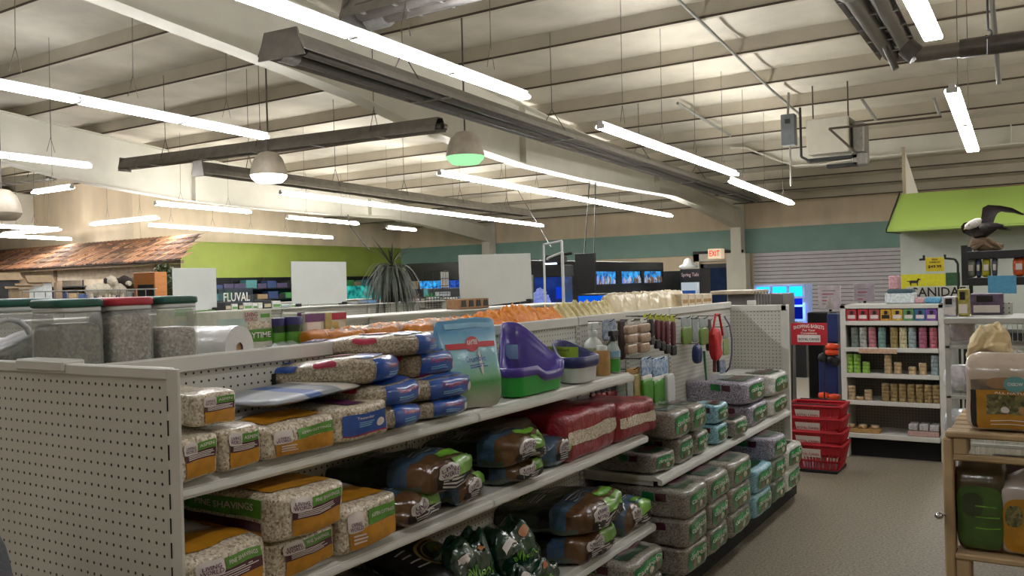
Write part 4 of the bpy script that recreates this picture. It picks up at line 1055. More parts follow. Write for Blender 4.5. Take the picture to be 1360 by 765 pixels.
hang(848, 862, 422, 468, -1.88, 'right string of tan chew treats on the hook', 'chew_pack', 'hanging pack', 'tan chew packs', [(.2, .8, .85, 1, card, .004, 'header_card'), (0, 1, .58, .84, tanp, .03, 'chew'), (.05, 1, .30, .57, tanp, .03, 'chew'), (0, .9, .0, .28, tanp, .03, 'chew')])
hang(822, 829, 426, 478, -1.97, 'dark slim pack hanging left of the chew treats', 'slim_pack', 'hanging pack', None, [(0, 1, 0, 1, mat('dark_brown_pack', '3e302b', scale=40), .02, 'pack')])
for i, (a, b, mm, y1) in enumerate(((855, 861, bl_l, 462), (862, 868, bl_l, 458), (870, 876, mar_l, 463), (877, 882, mar_l, 466), (883, 889, mar_l, 470), (891, 897, mar_l, 472))):
    hang(a, b, 417+i*.3, y1, -1.90, '%s collar from the left under a yellow green tag' % ORD[i], 'dog_collar', 'dog collar', 'collars with yellow green tags', [(0, 1, .84, 1, yg, .006, 'tag'), (.15, .85, .25, .84, mm, .02, 'strap'), (0, 1, .0, .25, bl_l, .022, 'buckle')])
gpk = mat('moss_green_pack', '5f7a2a', rough=.4, scale=40, coat=.4); grc = mat('pale_grey_card', '9aa29e', rough=.5, scale=30)
hang(905, 918, 420, 457, -1.88, 'moss green hanging pack left of the blue scoop', 'hanging_pack', 'hanging pack', 'moss green hanging packs', [(0, 1, .62, 1, grc, .006, 'header_card'), (0, 1, 0, .62, gpk, .02, 'pack')])
hang(929, 940, 421, 458, -1.86, 'moss green hanging pack above the blue scoop', 'hanging_pack', 'hanging pack', 'moss green hanging packs', [(0, 1, .62, 1, grc, .006, 'header_card'), (0, 1, 0, .62, gpk, .02, 'pack')])
hang(919, 927, 420, 455, -1.95, 'grey hanging card between the moss green packs', 'hanging_card', 'hanging pack', None, [(0, 1, 0, 1, grc, .008, 'card')])
# scoop
p = PX(926, 470, -1.87); t = thing('litter_scoop', p, 'navy litter scoop with a long green handle hanging downwards', 'litter scoop')
nb = mat('navy_scoop', '1f2e5c', rough=.35)
P = Pack((.05, .10, .12), k=3, wob=.002); o = P.body(nb, 8).build('scoop_head', t, world=False, merge=True); o.location = (0, 0, 0)
q = PX(935, 466, -1.85); q2 = PX(938, 505, -1.85); MB().cyl(q, q2, .009, mat('green_handle', '2f7a46', rough=.35), 8, r1=.006).build('handle', t)
hook(p.y, p.z+.06, .18)
# red harness
p = PX(952, 420, -1.86); t = thing('dog_harness', p, 'bright red padded dog harness hanging near the wing panel', 'dog harness')
rr_ = mat('bright_red_nylon', 'b81c22', rough=.5, scale=20, bump=.4)
P = Pack((.06, .15, .21), k=3, wob=.012, seed=5, freq=14); o = P.body(rr_, 12).build('padding', t, world=False, merge=True); c = PX(950, 458, -1.86); o.location = c-p
m = MB(); m.path([PX(946, 445, -1.85), PX(950, 418, -1.85), PX(955, 417, -1.85), PX(960, 445, -1.85)], .008, rr_, 6); m.build('strap', t)
MB().path([PX(949, 470, -1.86), PX(949, 494, -1.86)], .012, mar_l, 6).path([PX(953, 470, -1.86), PX(954, 494, -1.86)], .010, bl_l, 6).build('strap', t, label='dark lower straps')
hook(p.y, p.z, .2)
hang(938, 944, 424, 466, -1.92, 'dark brown slim pack behind the red harness', 'slim_pack', 'hanging pack', None, [(0, 1, 0, 1, mat('dark_brown_pack', '3e302b'), .02, 'pack')])
hang(960, 968, 432, 476, -1.90, 'pale pink and green card pack right of the harness', 'hanging_card', 'hanging pack', None, [(0, 1, .6, 1, grc, .008, 'card'), (0, 1, .1, .6, mat('pale_green_card', '8fa06f', scale=30), .012, 'pack')])
hang(956, 963, 478, 496, -1.92, 'small clear pack below the pink and green card', 'small_pack', 'hanging pack', None, [(0, 1, 0, 1, bcard, .012, 'pack')], hookit=False)
q = [PX(962, 420, -1.88), PX(969, 432, -1.86), PX(972, 450, -1.86), PX(972, 470, -1.86), PX(969, 488, -1.88), PX(964, 494, -1.92)]
MB().path(q, .006, mat('lavender_rope', '7d7690', rough=.5), 6).build('rope_leash', label='lavender rope leash hanging in a long loop at the far right', cat='leash')
# large green packs with blue headers, gold pack
blh = mat('blue_photo_header', '4f7fae', rough=.4, scale=60, col2='c8d4de'); bgp = mat('vivid_green_pack', '3f8a1c', rough=.35, scale=20, coat=.4)
for i, (a, b) in enumerate(((852, 865), (866, 887))):
    hang(a, b, 474, 534, -1.86, ['narrow vivid green pack with a blue header, left one', 'wide vivid green pack with a blue header and white curve'][i], 'green_pack', 'hanging pack', 'vivid green packs', [(0, 1, .58, 1, blh, .012, 'header_card'), (0, 1, .50, .60, inkw, .014, 'white_band'), (0, 1, 0, .52, bgp, .03, 'pack')])
hang(884, 894, 496, 536, -1.84, 'round white pack beside the vivid green packs', 'white_pack', 'hanging pack', None, [(0, 1, 0, 1, pwht, .03, 'pack')], hookit=False)
hang(832, 850, 488, 535, -1.88, 'tan and olive pack right of the shelf end', 'tan_pack', 'hanging pack', None, [(0, 1, .8, 1, kraft, .01, 'header_card'), (0, .45, 0, .8, mat('grey_text_panel', '8f9690', scale=80), .012, 'text_panel'), (.45, 1, 0, .8, mat('tan_olive_pack', '8f8a50', scale=30, col2='b19a66'), .025, 'pack')])
rdp = mat('red_black_pack', '7c1620', rough=.4, scale=60, var=.3)
for i in range(5): hang(784+i*7, 790+i*7, 516-i*1.5, 545-i*.5, -1.93, '%s red and black pack hanging under the top shelf' % ORD[i], 'red_pack', 'hanging pack', 'red and black packs under the shelf', [(0, 1, .75, 1, bl_l, .008, 'header_card'), (0, 1, 0, .75, rdp, .02, 'pack')])
# slot tag strip on the panel
MB().box((XBK+.002, 1.84, 1.235), (XBK+.006, 1.853, 1.29), dark).build('slot', g)
# grey padded back at the lower left corner
P = Pack((.16, .14, .62), k=3.4, wob=.004, seed=2); p = PY(36, 745, .93); ztp = PY(4, 686, .93).z; p.x -= .08; p.y = .86
t = thing('padded_seat', (p.x, p.y, 0), 'grey padded seat corner at the lower left edge', 'seat')
gry = mat('grey_fabric', '6a6e76', rough=.9, scale=200, var=.1, bump=.2, bscale=300)
o = P.body(gry, 12).build('backrest', t, world=False, merge=True); o.location = (0, 0, ztp-.31)
MB().cyl((p.x, p.y, 0), (p.x, p.y, ztp-.5), .03, black, 10).build('post', t); MB().cyl((p.x, p.y, 0), (p.x, p.y, .03), .22, black, 20).build('base', t)
# ---------------- gondolas behind ----------------
def low_gondola(X, y0, y1, label, z=1.37, hw=.45):
    t = thing('gondola_shelving', (X, (y0+y1)/2, 0), label, 'shelving', 'white gondolas in rows'); n = max(1, round((y1-y0)/1.22)); L = (y1-y0)/n
    for i in range(n):
        a = y0+i*L; b = a+L-.004
        MB().box((X-.008, a, .05), (X+.008, b, z-.04), pegY).build('back_panel', t)
        MB().bbox((X-.014, a, z-.045), (X+.014, b, z), white, .004).build('top_rail', t)
        for zz in (.15, .45, .75, 1.03):
            MB().box((X-hw, a, zz-.03), (X-.008, b, zz), white).build('shelf', t); MB().box((X+.008, a, zz-.03), (X+hw, b, zz), white).build('shelf', t)
        MB().box((X-.03, a-.01, 0), (X+.03, a+.02, z-.02), white).build('upright', t)
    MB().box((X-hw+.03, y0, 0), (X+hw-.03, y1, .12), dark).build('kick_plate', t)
    MB().box((X-.16, y0, z-.002), (X+.16, y1, z+.006), white).build('top_deck', t)
    for y in (y0-.012, y1+.002): MB().box((X-hw, y, 0), (X+hw, y+.01, z-.01), pegX).build('end_panel', t)
    return t
low_gondola(-3.6, 1.6, 6.5, 'long white pegboard gondola directly behind the nearest one, carrying the largest blank board')
low_gondola(-6.3, 2.2, 8.3, 'third white gondola row, carrying two blank boards and the spiky plant')
low_gondola(-9.3, 3.0, 10.4, 'fourth white gondola row, under the left cartons')
ZG = 1.378
grb = mat('blank_board', 'c6c9c2', rough=.6, var=.02)
def board(x0, x1, y0, y1, X, label, lean=0):
    a = PX(x0, y1, X); b = PX(x1, y1, X); top = PX((x0+x1)/2, y0, X).z; yc = (a.y+b.y)/2; w = b.y-a.y; h = top-ZG-.015
    t = thing('sign_board', (X, yc, ZG), label, 'sign board', 'blank sign boards'); 
    MB().bbox((-.004, -w/2, .015), (.004, w/2, .015+h), grb, .002).build('board', t, world=False)
    for s in (-1, 1): MB().bbox((-.05, s*w*.42-.02, 0), (.05, s*w*.42+.02, .03), black, .004).build('clip_foot', t, world=False)
    t.rotation_euler = (lean, 0, 0)
board(612, 707, 337.5, 408, -3.6, 'largest blank white board, nearest, tilted slightly', .03)
board(388, 461, 347.5, 408, -6.3, 'middle blank white board left of the spiky plant')
board(230, 288, 356, 411, -7.2+.9, 'leftmost blank white board above the seed jars')
# dressing on the far rows: cartons, bottles, racks
random.seed(11)
pal = [cartw, mint, kraft, mat('blue_carton', '5b7fa6', scale=30), mat('white_carton', 'd6d6d0', scale=30), mat('dark_carton', '2c2d30', scale=30), mat('green_carton', '5f8f4a', scale=30), mat('grey_carton', '8f9396', scale=30), mat('pink_carton', 'b3a0a0', scale=30), mat('straw_carton', 'b3a888', scale=30)]
nms = ['tan', 'mint', 'kraft', 'blue', 'white', 'dark', 'green', 'purple', 'pink', 'yellow']
nms[0] = 'pale'
def carton(X, px0, px1, h, k, label, d=.14):
    a = PX(px0, 400, X); b = PX(px1, 400, X); c = (a.y+b.y)/2; w = (b.y-a.y)/2
    o = MB().bbox((-d/2, -w, 0), (d/2, w, h), pal[k], .004).build('carton', world=False, label=label, cat='carton', group='small cartons on the rear rows'); o.location = (X, c, ZG)
    MB().box((d/2, -w*.8, h*.15), (d/2+.002, w*.8, h*.55), pal[(k*3+4) % 10]).build('front_label', o, world=False)
x = 292; i = 0
while x < 386:
    w = random.choice((7, 9, 12)); carton(-6.3, x, x+w-1, random.uniform(.03, .08), random.choice((0, 1, 4, 4, 7, 8, 9, 5)), '%s carton on the third row between the blank boards' % ORD[i]); x += w; i += 1
x = 468; i = 0
while x < 606:
    w = random.choice((9, 12, 15)); h = random.uniform(.02, .05)
    if not 490 < x < 535: carton(-6.3, x, x+w-1, h, random.randrange(10), '%s low carton on the third row right of the middle board' % ORD[i]); i += 1
    x += w
# four-pack of tins on the second row
p = PX(622, 412, -3.3); t = thing('tin_pack', (-3.55, PX(622, 412, -3.55).y, ZG), 'brown carton of four tins behind the orange bags', 'carton')
a = PX(603, 410, -3.55); b = PX(642, 410, -3.55); kb_ = mat('brown_print_carton', '8f6a45', scale=40)
MB().bbox((-3.62, a.y, ZG), (-3.50, b.y, ZG+.07), kb_).build('tray', t)
for k in range(4):
    y = a.y+(b.y-a.y)*(k+.5)/4; MB().prism([(-3.498, y-.03, ZG+.015), (-3.498, y+.03, ZG+.015), (-3.498, y+.022, ZG+.06), (-3.498, y-.022, ZG+.06)], (.003, 0, 0), ink).build('tin', t)
# spiky plant
p = PX(521, 402, -6.3); t = thing('spiky_plant', (p.x, p.y, ZG), 'large dark spiky plant arching above the third gondola row', 'plant')
MB().lathe([(.07, 0), (.10, .02), (.12, .12), (.125, .13), (.11, .13)], black, 16, (p.x, p.y, ZG)).build('pot', t)
MB().path([(p.x, p.y, ZG+.1), (p.x-.01, p.y, ZG+.25), (p.x+.005, p.y+.01, ZG+.42)], .028, mat('brown_stem', '4a4034', rough=.8, bump=.4), 8).build('stem', t)
pm = mat('dull_leaf_green', '53584a', rough=.5, scale=12, var=.3, col2='2c3426'); random.seed(5)
lf = MB()
def leaf(lf, base, ang, L, lift, droop, w, m):
    d = Vector((math.cos(ang), math.sin(ang), 0)); s = Vector((-math.sin(ang), math.cos(ang), 0)); n = 9; vs = []
    for k in range(n+1):
        f = k/n; q = base+d*(L*f*(.85-.25*f*droop))+Vector((0, 0, lift*L*f-droop*L*f*f*.95)); ww = w*math.sin(math.pi*min(1, .18+f*.82))*.9+.0008
        vs += [q-s*ww, q+Vector((0, 0, .004)), q+s*ww]
    lf.add(vs, [(3*k+j, 3*k+j+1, 3*k+j+4, 3*k+j+3) for k in range(n) for j in (0, 1)], m, True)
for k in range(230):
    r = random.random(); leaf(lf, Vector((p.x, p.y, ZG+.40-.12*r)), random.uniform(0, 6.28), random.uniform(.42, .66), random.uniform(.15, .6), random.uniform(.9, 1.5), .010, pm)
for k in range(14): leaf(lf, Vector((p.x, p.y, ZG+.42)), random.uniform(0, 6.28), random.uniform(.22, .34), random.uniform(.8, 1.2), random.uniform(.0, .55), .009, pm)
lf.build('leaves', t, kind='stuff')
# aquarium plants and racks right of the spiky plant
for px, c, lab in ((549, 'a0623a', 'small orange brown aquarium ornament beside the spiky plant'), (573, '2f9a4a', 'small bright green artificial plant beside the black rack')):
    q = PX(px, 404, -6.3); m = MB(); mm = mat('frond_'+c, c, rough=.5); random.seed(px)
    for k in range(40): leaf(m, Vector((q.x, q.y, ZG)), random.uniform(0, 6.28), random.uniform(.06, .12), random.uniform(.5, 1.5), random.uniform(0, .8), .006, mm)
    m.build('artificial_plant', label=lab, cat='ornament')
def wire_rack(x0, x1, y0, y1, X, label, mm=None, nx=6, ny=5, plane='X', r=.004, name='wire_rack', deep=.25):
    mm = mm or black; f = PX if plane == 'X' else PY; a = f(x0, y1, X); b = f(x1, y1, X); top = f((x0+x1)/2, y0, X).z; zb_ = f((x0+x1)/2, y1, X).z
    t = thing(name, ((a.x+b.x)/2, (a.y+b.y)/2, zb_), label, 'wire rack'); m = MB()
    for k in range(nx+1): q = a.lerp(b, k/nx); m.cyl((q.x, q.y, zb_), (q.x, q.y, top), r, mm, 5)
    for k in range(ny+1): z = zb_+(top-zb_)*k/ny; m.cyl((a.x, a.y, z), (b.x, b.y, z), r, mm, 5)
    m.build('grid', t)
    o = Vector((-deep, 0, 0)) if plane == 'X' else Vector((0, deep, 0)); m = MB()
    for q in (a, b): m.cyl((q.x, q.y, top), Vector((q.x, q.y, top))+o, r*1.3, mm, 5); m.cyl((q.x, q.y, zb_), Vector((q.x, q.y, zb_))+o, r*1.3, mm, 5); m.cyl(Vector((q.x, q.y, zb_))+o, Vector((q.x, q.y, top))+o, r*1.3, mm, 5)
    m.build('side_frame', t); return t
wire_rack(565, 588, 394, 409, -6.2, 'low black wire basket rack right of the green artificial plant')
wire_rack(590, 612, 394, 409, -6.2, 'low black wire basket rack next to the largest blank board')
wire_rack(584, 597, 360, 409, -6.40, 'tall black wire rack holding a white card')
MB().bbox(PX(585, 382, -6.42), PX(595, 361, -6.42)+Vector((.01, 0, 0)), card, .001).build('display_card', label='white card clipped on the tall black wire rack', cat='card')
# white paper display with black background (tall black fixture)
t = thing('display_case', PX(585, 405, -7.4), 'black display case with a teal side panel right of the spiky plant', 'display case')
a = PX(563, 408, -7.2); b = PX(612, 382, -7.2)
MB().bbox((a.x-.4, a.y, .0), (a.x, b.y, b.z), mat('case_black', '101114', rough=.4), .01).build('case', t); MB().box((a.x+.001, a.y, ZG-.2), (a.x+.006, a.y+.09, b.z-.01), mat('teal_panel', '3f8fa0', rough=.4)).build('side_panel', t, label='teal panel')
MB().box((a.x+.001, a.y+.25, b.z-.12), (a.x+.006, a.y+.60, b.z-.05), mat('pale_panel', 'a9b3b3', rough=.4)).build('label_panel', t)

# ---------------- aquariums ----------------
blkc = mat('aquarium_black', '0e0f12', rough=.35)
def tank_glow(name, c1, c2, s, sc=9):
    if name in MC: return MC[name]
    m = mat(name, c1, col2=c2, scale=sc, emis=s, rough=.2, detail=6); return m
wat = tank_glow('lit_blue_water', '0a2c66', '2f8fd0', 1.1); cyan = emit_mat('cyan_water', '18b4ff', 2.0); deep = emit_mat('deep_blue_water', '1226d8', .9)
corm = mat('lilac_coral', '8f9fe0', rough=.6, scale=20, bump=.6, emis=.25)
# long tank wall facing the aisle
t = thing('aquarium_wall', (-8.3, 18, 0), 'long black aquarium wall with three lit tanks, far behind', 'aquarium')
MB().bbox((-8.9, 13.0, 0), (-8.0, 19.7, 1.48), blkc, .01).build('cabinet', t)
MB().bbox((-8.9, 13.0, 1.76), (-8.0, 19.7, 1.97), blkc, .01).build('canopy', t)
for a_, b_ in ((13.0, 15.90), (17.05, 17.30), (18.35, 18.52), (19.62, 19.7)): MB().box((-8.9, a_, 1.48), (-8.0, b_, 1.76), blkc).build('pillar', t)
MB().box((-8.9, 13, 1.48), (-8.85, 19.7, 1.76), blkc).build('back_panel', t)
random.seed(3)
for a_, b_ in ((15.9, 17.05), (17.3, 18.35), (18.52, 19.62)):
    o = MB().box((-8.4, a_, 1.49), (-8.03, b_, 1.755), wat).build('tank', t); m = MB()
    for k in range(16):
        y = random.uniform(a_+.05, b_-.05); h = random.uniform(.04, .2); m.lathe([(.02, 0), (.035, h*.5), (.001, h)], random.choice((corm, mat('coral_brown', '8a6a4a', emis=.15), mat('coral_pale', 'b9c4d4', emis=.2))), 6, (-8.01+.004, y, 1.49))
    m.build('coral', t)
# near display tank
q0, q1 = PY(703, 410, 9.6), PY(746, 410, 9.6); zt_, zb_ = PY(730, 352, 9.6).z, 1.0
t = thing('reef_aquarium', ((q0.x+q1.x)/2, 9.9, 0), 'tall black reef aquarium glowing blue behind the largest blank board', 'aquarium')
MB().bbox((q0.x, 9.6, 0), (q1.x, 9.95, zb_), blkc, .01).build('cabinet', t); MB().bbox((q0.x, 9.6, PY(730, 368, 9.6).z), (q1.x, 9.95, zt_), blkc, .01).build('canopy', t)
MB().box((q0.x+.02, 9.72, zb_), (q1.x-.02, 9.94, PY(730, 368, 9.6).z), tank_glow('lit_navy_water', '050e2c', '10307c', .7, 3)).build('tank', t)
m = MB(); random.seed(8)
for k in range(170):
    x = random.uniform(q0.x+.03, q0.x+.26); z = zb_+.15+random.uniform(0, .32)*(.6+.4*math.sin((x-q0.x)*12)); r = random.uniform(.014, .032); m.lathe([(.001, -r), (r, -r*.3), (r*.8, r*.5), (.001, r)], mat('lilac_coral', 'a'), 7, (x, 9.70-random.uniform(0, .05), z))
m.build('coral', t)
MB().box((PY(734, 400, 9.6).x, 9.69, PY(745, 397, 9.6).z), (q1.x-.03, 9.715, PY(745, 381, 9.6).z), emit_mat('blue_glow', '1540e0', .7)).build('lit_sump', t)
m = MB().bbox((PY(713, 400, 9.6).x+.02, 9.75, zt_), (PY(741, 400, 9.6).x, 9.9, zt_+.13), black, .03); m.build('light_hood', t); MB().box((PY(716, 400, 9.6).x, 9.74, zt_+.01), (PY(733, 400, 9.6).x, 9.76, zt_+.03), emit_mat('led_white', 'cfe0ff', 4)).build('lamp', t)
MB().path([(PY(730, 400, 9.6).x, 9.9, zt_+.13), (PY(747, 400, 9.6).x, 9.9, zt_+.15)], .02, black, 6).build('lamp_arm', t)
# white tube frames
for (xa, ya, xb, yb_, yy, lab) in ((722, 325, 746, 320, 9.3, 'white tube frame behind the reef aquarium hood'), (727, 343, 747, 335, 8.9, 'white tube frame in front of the reef aquarium')):
    t = thing('tube_frame', PY(xa, 410, yy), lab, 'tube frame'); P0, P1 = PY(xa, ya, yy), PY(xb, yb_, yy)
    MB().cyl(P0, (P0.x, yy, .9 if xa == 722 else P0.z-.02), .014, pwht, 8).build('post', t); MB().cyl(P1, (P1.x, yy, 0), .016, pwht, 8).build('post', t); MB().cyl(P0, P1, .014, pwht, 8).build('crossbar', t)
MB().path([(PY(706, 410, 9.0).x, 9.0, 0), PY(706, 365, 9.0)], .02, steel, 8).build('pole', label='grey pole right beside the largest blank board', cat='pole')
# black hanging board
YH = 13.9; q0, q1 = PY(763, 337, YH), PY(791, 392, YH)
t = thing('hanging_board', ((q0.x+q1.x)/2, YH, q0.z), 'black rectangular board hung on two ceiling wires', 'board')
MB().bbox((q0.x, YH, q1.z), (q1.x, YH+.06, q0.z), blkc, .005).build('board', t)
for xx, xt, yt in ((776, 783, 255), (789, 791, 250)):
    a = PY(xx, 338, YH+.03); b = PX(xt, 240 if xx < 780 else 242, -7.70); MB().cyl(a, b, .010, black, 4).build('hanger', t)
q0, q1 = PY(768, 393, 9.2), PY(797, 410, 9.2)
t = thing('blue_aquarium', (q0.x, 9.2, 0), 'small bright blue tank below the hanging black board', 'aquarium'); MB().bbox((q0.x, 9.2, 0), (q1.x, 9.7, 1.1), blkc, .01).build('cabinet', t); MB().box((q0.x, 9.2, 1.1), (q1.x, 9.65, q0.z), emit_mat('bright_blue_water', '0a62f0', .8)).build('tank', t); MB().box((q0.x, 9.19, q0.z), (q1.x, 9.66, q0.z+.02), blkc).build('tank_rim', t)
# cables from the ceiling
MB().cyl(zc(683, 245, .1), PY(733, 330, 11), .008, black, 4).build('slant_cable', label='black cable slanting down to the reef aquarium', cat='cable')
MB().cyl(zc(455, 305, .1) if False else PD(465, 300, 19), PD(490, 332, 19), .012, black, 4).cyl(PD(465, 300, 19), PD(462, 285, 19), .012, black, 4).build('slant_cable', label='thin dark cable slanting at the olive wall corner', cat='cable')
# aquarium bank in the back left corner
t = thing('aquarium_wall', (-15, 21, 0), 'dark aquarium bank under the teal wall left of the second column', 'aquarium')
a, b = PY(538, 346, 21.5), PY(700, 346, 21.5)
MB().bbox((a.x, 21.5, 0), (b.x, 22.2, 1.35), blkc, .01).build('cabinet', t); MB().bbox((a.x, 21.5, 1.72), (b.x, 22.2, PY(600, 348, 21.5).z), blkc, .01).build('canopy', t)
MB().box((a.x, 22.15, 1.35), (b.x, 22.2, 1.72), blkc).build('back_panel', t)
for k, (u, v) in enumerate(((556, 582), (586, 607), (610, 640))): MB().box((PY(u, 375, 21.5).x, 21.55, 1.36), (PY(v, 375, 21.5).x, 22, 1.71), [wat, tank_glow('dim_blue_water', '0a1c50', '1d49a0', .8), wat][k]).build('tank', t)
# fridge
fr = PY(903, 360, 19.5); f1 = PY(930, 360, 19.5)
t = thing('glass_door_fridge', (fr.x, 19.5, 0), 'black upright fridge with a lit glass door under the exit sign side', 'fridge')
MB().bbox((fr.x, 19.5, 0), (f1.x, 20.2, PY(915, 357, 19.5).z), blkc, .01).build('case', t)
MB().box((fr.x+.03, 19.48, PY(915, 398, 19.5).z-.6), (f1.x-.03, 19.5, PY(915, 375, 19.5).z), emit_mat('fridge_light', 'b9c3cc', .8)).build('glass_door', t)
for k in range(3): MB().box((fr.x+.06, 19.46, .72+k*.22), (f1.x-.12, 19.48, .84+k*.22), [kraft, cartw, royal][k]).build('food_pack', t)
MB().cyl((f1.x-.05, 19.46, PY(915, 376, 19.5).z), (f1.x-.05, 19.46, .6), .012, inkw, 6).build('handle', t)
m = MB(); m.text('Spring Tails', lambda x, y: Vector(((fr.x+f1.x)/2+x, 19.495, PY(915, 365, 19.5).z+y)), (f1.x-fr.x)*.85, .11, mat('pinkish_lettering', 'c9a9ad', rough=.5)); m.build('lettering', t)
fr = PY(880, 360, 20.2); f1 = PY(902, 360, 20.2)
MB().bbox((fr.x-.3, 20.6, 0), (f1.x+.1, 21.2, PY(890, 360, 20.6).z), blkc, .01).build('black_cabinet', label='plain black cabinet left of the lit fridge', cat='cabinet')
p = PY(914, 356, 19.8); m = MB().lathe([(.22, 0), (.23, .05), (.13, .1), (.10, .2), (.001, .24)], pwht, 14, (p.x-.02, 19.85, p.z)); m.build('white_hat', label='white domed object lying on top of the lit fridge', cat='ornament')
# exit door and sign
d0, d1 = PY(932, 400, 24.93), PY(976, 400, 24.93); zd = PY(955, 350, 24.93).z; zf = PY(955, 341, 24.93).z
m = MB().box((d0.x, 24.90, 0), (d0.x+.09, 24.985, zd), blkc).box((d1.x-.09, 24.90, 0), (d1.x, 24.985, zd), blkc).box((d0.x, 24.90, zd-.12), (d1.x, 24.985, zd), blkc)
t = m.build('door_1', kind='structure'); MB().box((d0.x+.09, 24.93, .1), (d1.x-.09, 24.96, zd-.12), mat('night_glass', '14233d', rough=.08, col2='1c3050', scale=3, emis=.12)).build('door_glass', t)
structure(MB().box((d0.x-.22, 24.9, 0), (d0.x-.04, 24.935, zd+.3), beam_m).box((d0.x-.22, 24.9, zd+.08), (d1.x+.05, 24.935, zd+.3), beam_m).box((d0.x-.22, 24.88, zd+.3), (d1.x+.3, 24.93, zd+.38), black), 'trim_3')
e0, e1 = PY(941, 344, 24.6), PY(958, 330, 24.6)
t = thing('exit_sign', (e0.x, 24.6, e0.z), 'white exit sign with red letters above the glass door', 'exit sign')
MB().bbox((e0.x, 24.55, e0.z), (e1.x, 24.88, e1.z), mat('exit_white', 'f0d9b8', rough=.4, emis=.5), .01).build('case', t)
m = MB(); m.text('EXIT', lambda x, y: Vector(((e0.x+e1.x)/2+x, 24.545, (e0.z+e1.z)/2+y)), .30, .17, emit_mat('exit_red', 'e8301c', 1.0)); m.build('lettering', t)

# ---------------- left: olive wall shelving, plush toys, shingled awning ----------------
shm = band_mat('cedar_shingle', 0, [(0, 'a0683c'), (.35, 'a87446'), (.55, '8b8070'), (.72, '94806a'), (.82, 'a9683a'), (1, 'b06c3a')], lo=-9, hi=0, rough=.75, coat=0, bump=.5, bscale=30, mode='LINEAR', var=.55, nscale=6)
t = thing('shingled_awning', (-16.3, 12.2, 2.25), 'sloping awning of weathered cedar shingles at the left', 'awning')
a = Vector((-16.2, 12.2, 2.26)); b_ = Vector((-17.3, 13.6, 2.95)); random.seed(2); m = MB(); ncol = 90; nrow = 5
shs = [band_mat('cedar_shingle_%d' % k, 0, [(0, a), (.45, b), (.62, c), (.8, d), (1, e)], lo=-32, hi=-16, rough=.8, coat=0, bump=.4, bscale=30, mode='LINEAR', var=.3, nscale=3) for k, (a, b, c, d, e) in enumerate((('80583a', '855d3c', '736b60', '7a6a58', '8c5d3c'), ('5c402c', '624834', '524b44', '594e42', '604230'), ('98704e', '946e4c', '857d72', '8a7b68', '9c7250')))]
for r in range(nrow):
    x = -.0
    while x > -16:
        w = random.uniform(.12, .21); f0 = r/nrow; f1 = (r+1.25)/nrow; j = random.uniform(-.03, .03)
        e = lambda f: a.x+(-1.1)*f*(1 if True else 0)
        xr = a.x+x; 
        if xr > e(f0)+.02: x -= w; continue
        y0_, z0_ = a.y+1.4*f0, a.z+.69*f0+.045; y1_, z1_ = a.y+1.4*min(1, f1), a.z+.69*min(1, f1)+.01
        y0_ += j*.9; z0_ += j*.45
        q = [(xr-w+.045, y0_, z0_), (xr, y0_, z0_), (xr, y1_, z1_), (xr-w+.045, y1_, z1_)]
        m.add([Vector(v)-Vector((0, 0, 0)) for v in q]+[Vector(v)-Vector((0, -.0, .03)) for v in q[:2]], [(0, 1, 2, 3), (4, 5, 1, 0)], random.choice(shs)); x -= w
m.add([(-32, a.y, a.z), (a.x-.03, a.y, a.z), (a.x-1.1, a.y+1.39, a.z+.685), (-32, a.y+1.39, a.z+.685)], [(0, 1, 2, 3)], dark); o = m.build('shingles', t)
MB().box((-32, 12.24, 2.2), (a.x-.05, 12.32, 2.27), mat('awning_board', '6d5a48', rough=.7)).box((-32, 12.42, 1.93), (a.x-.3, 12.44, 2.2), mat('taupe_wall', 'b5a590', rough=.8)).build('end_board', t)
MB().box((-32, 13.6, 2.86), (a.x-1.7, 13.98, 2.90), mat('awning_board', 'a')).build('back_board', t)
for x in (-17.4, -21.5, -26): MB().box((x, 12.4, 0), (x+.14, 12.54, 2.24), mat('awning_board', 'a')).build('post', t)
# shelving with boxes below the awning
def dark_shelf(p0, p1, zs, top, label, dep, seed, axis='X', pal2=None, nper=.30, hmax=.26, sz=(.12, .3), grp=None, backm=None, what='box'):
    """shelving run between two floor points; boxes stand on every level as things"""
    p0 = Vector(p0); p1 = Vector(p1); d = (p1-p0); L = d.length; dn = d.normalized(); nn = Vector((dn.y, -dn.x, 0))*1.0
    t = thing('display_shelving', p0, label, 'shelving'); random.seed(seed)
    MB().prism([p0-nn*dep, p1-nn*dep, p1-nn*(dep+.02), p0-nn*(dep+.02)], (0, 0, top), backm or blkc).build('back_panel', t)
    for z in zs: MB().prism([p0+Vector((0, 0, z-.03)), p1+Vector((0, 0, z-.03)), p1-nn*dep+Vector((0, 0, z-.03)), p0-nn*dep+Vector((0, 0, z-.03))], (0, 0, .03), black).build('shelf', t)
    for k in range(int(L/1.22)+1):
        q = p0+dn*min(L, k*1.22); MB().box(q-nn*dep-Vector((.02, .02, 0)), q-nn*dep+Vector((.02, .02, top)), black).build('upright', t)
    return t, p0, dn, nn, L
PALB = [mat('teal_box', '3c6f72', scale=20), mat('navy_box', '27395e', scale=20), mat('grey_box', '70777a', scale=20), mat('violet_box', '3c3450', scale=20), mat('green_box', '3b7a3f', scale=20), mat('black_box', '1d1e20', scale=20), mat('white_box', 'bfc3c0', scale=20), mat('tan_box', '8a7558', scale=20)]
PNB = ['teal', 'navy', 'grey', 'violet', 'green', 'black', 'white', 'tan']
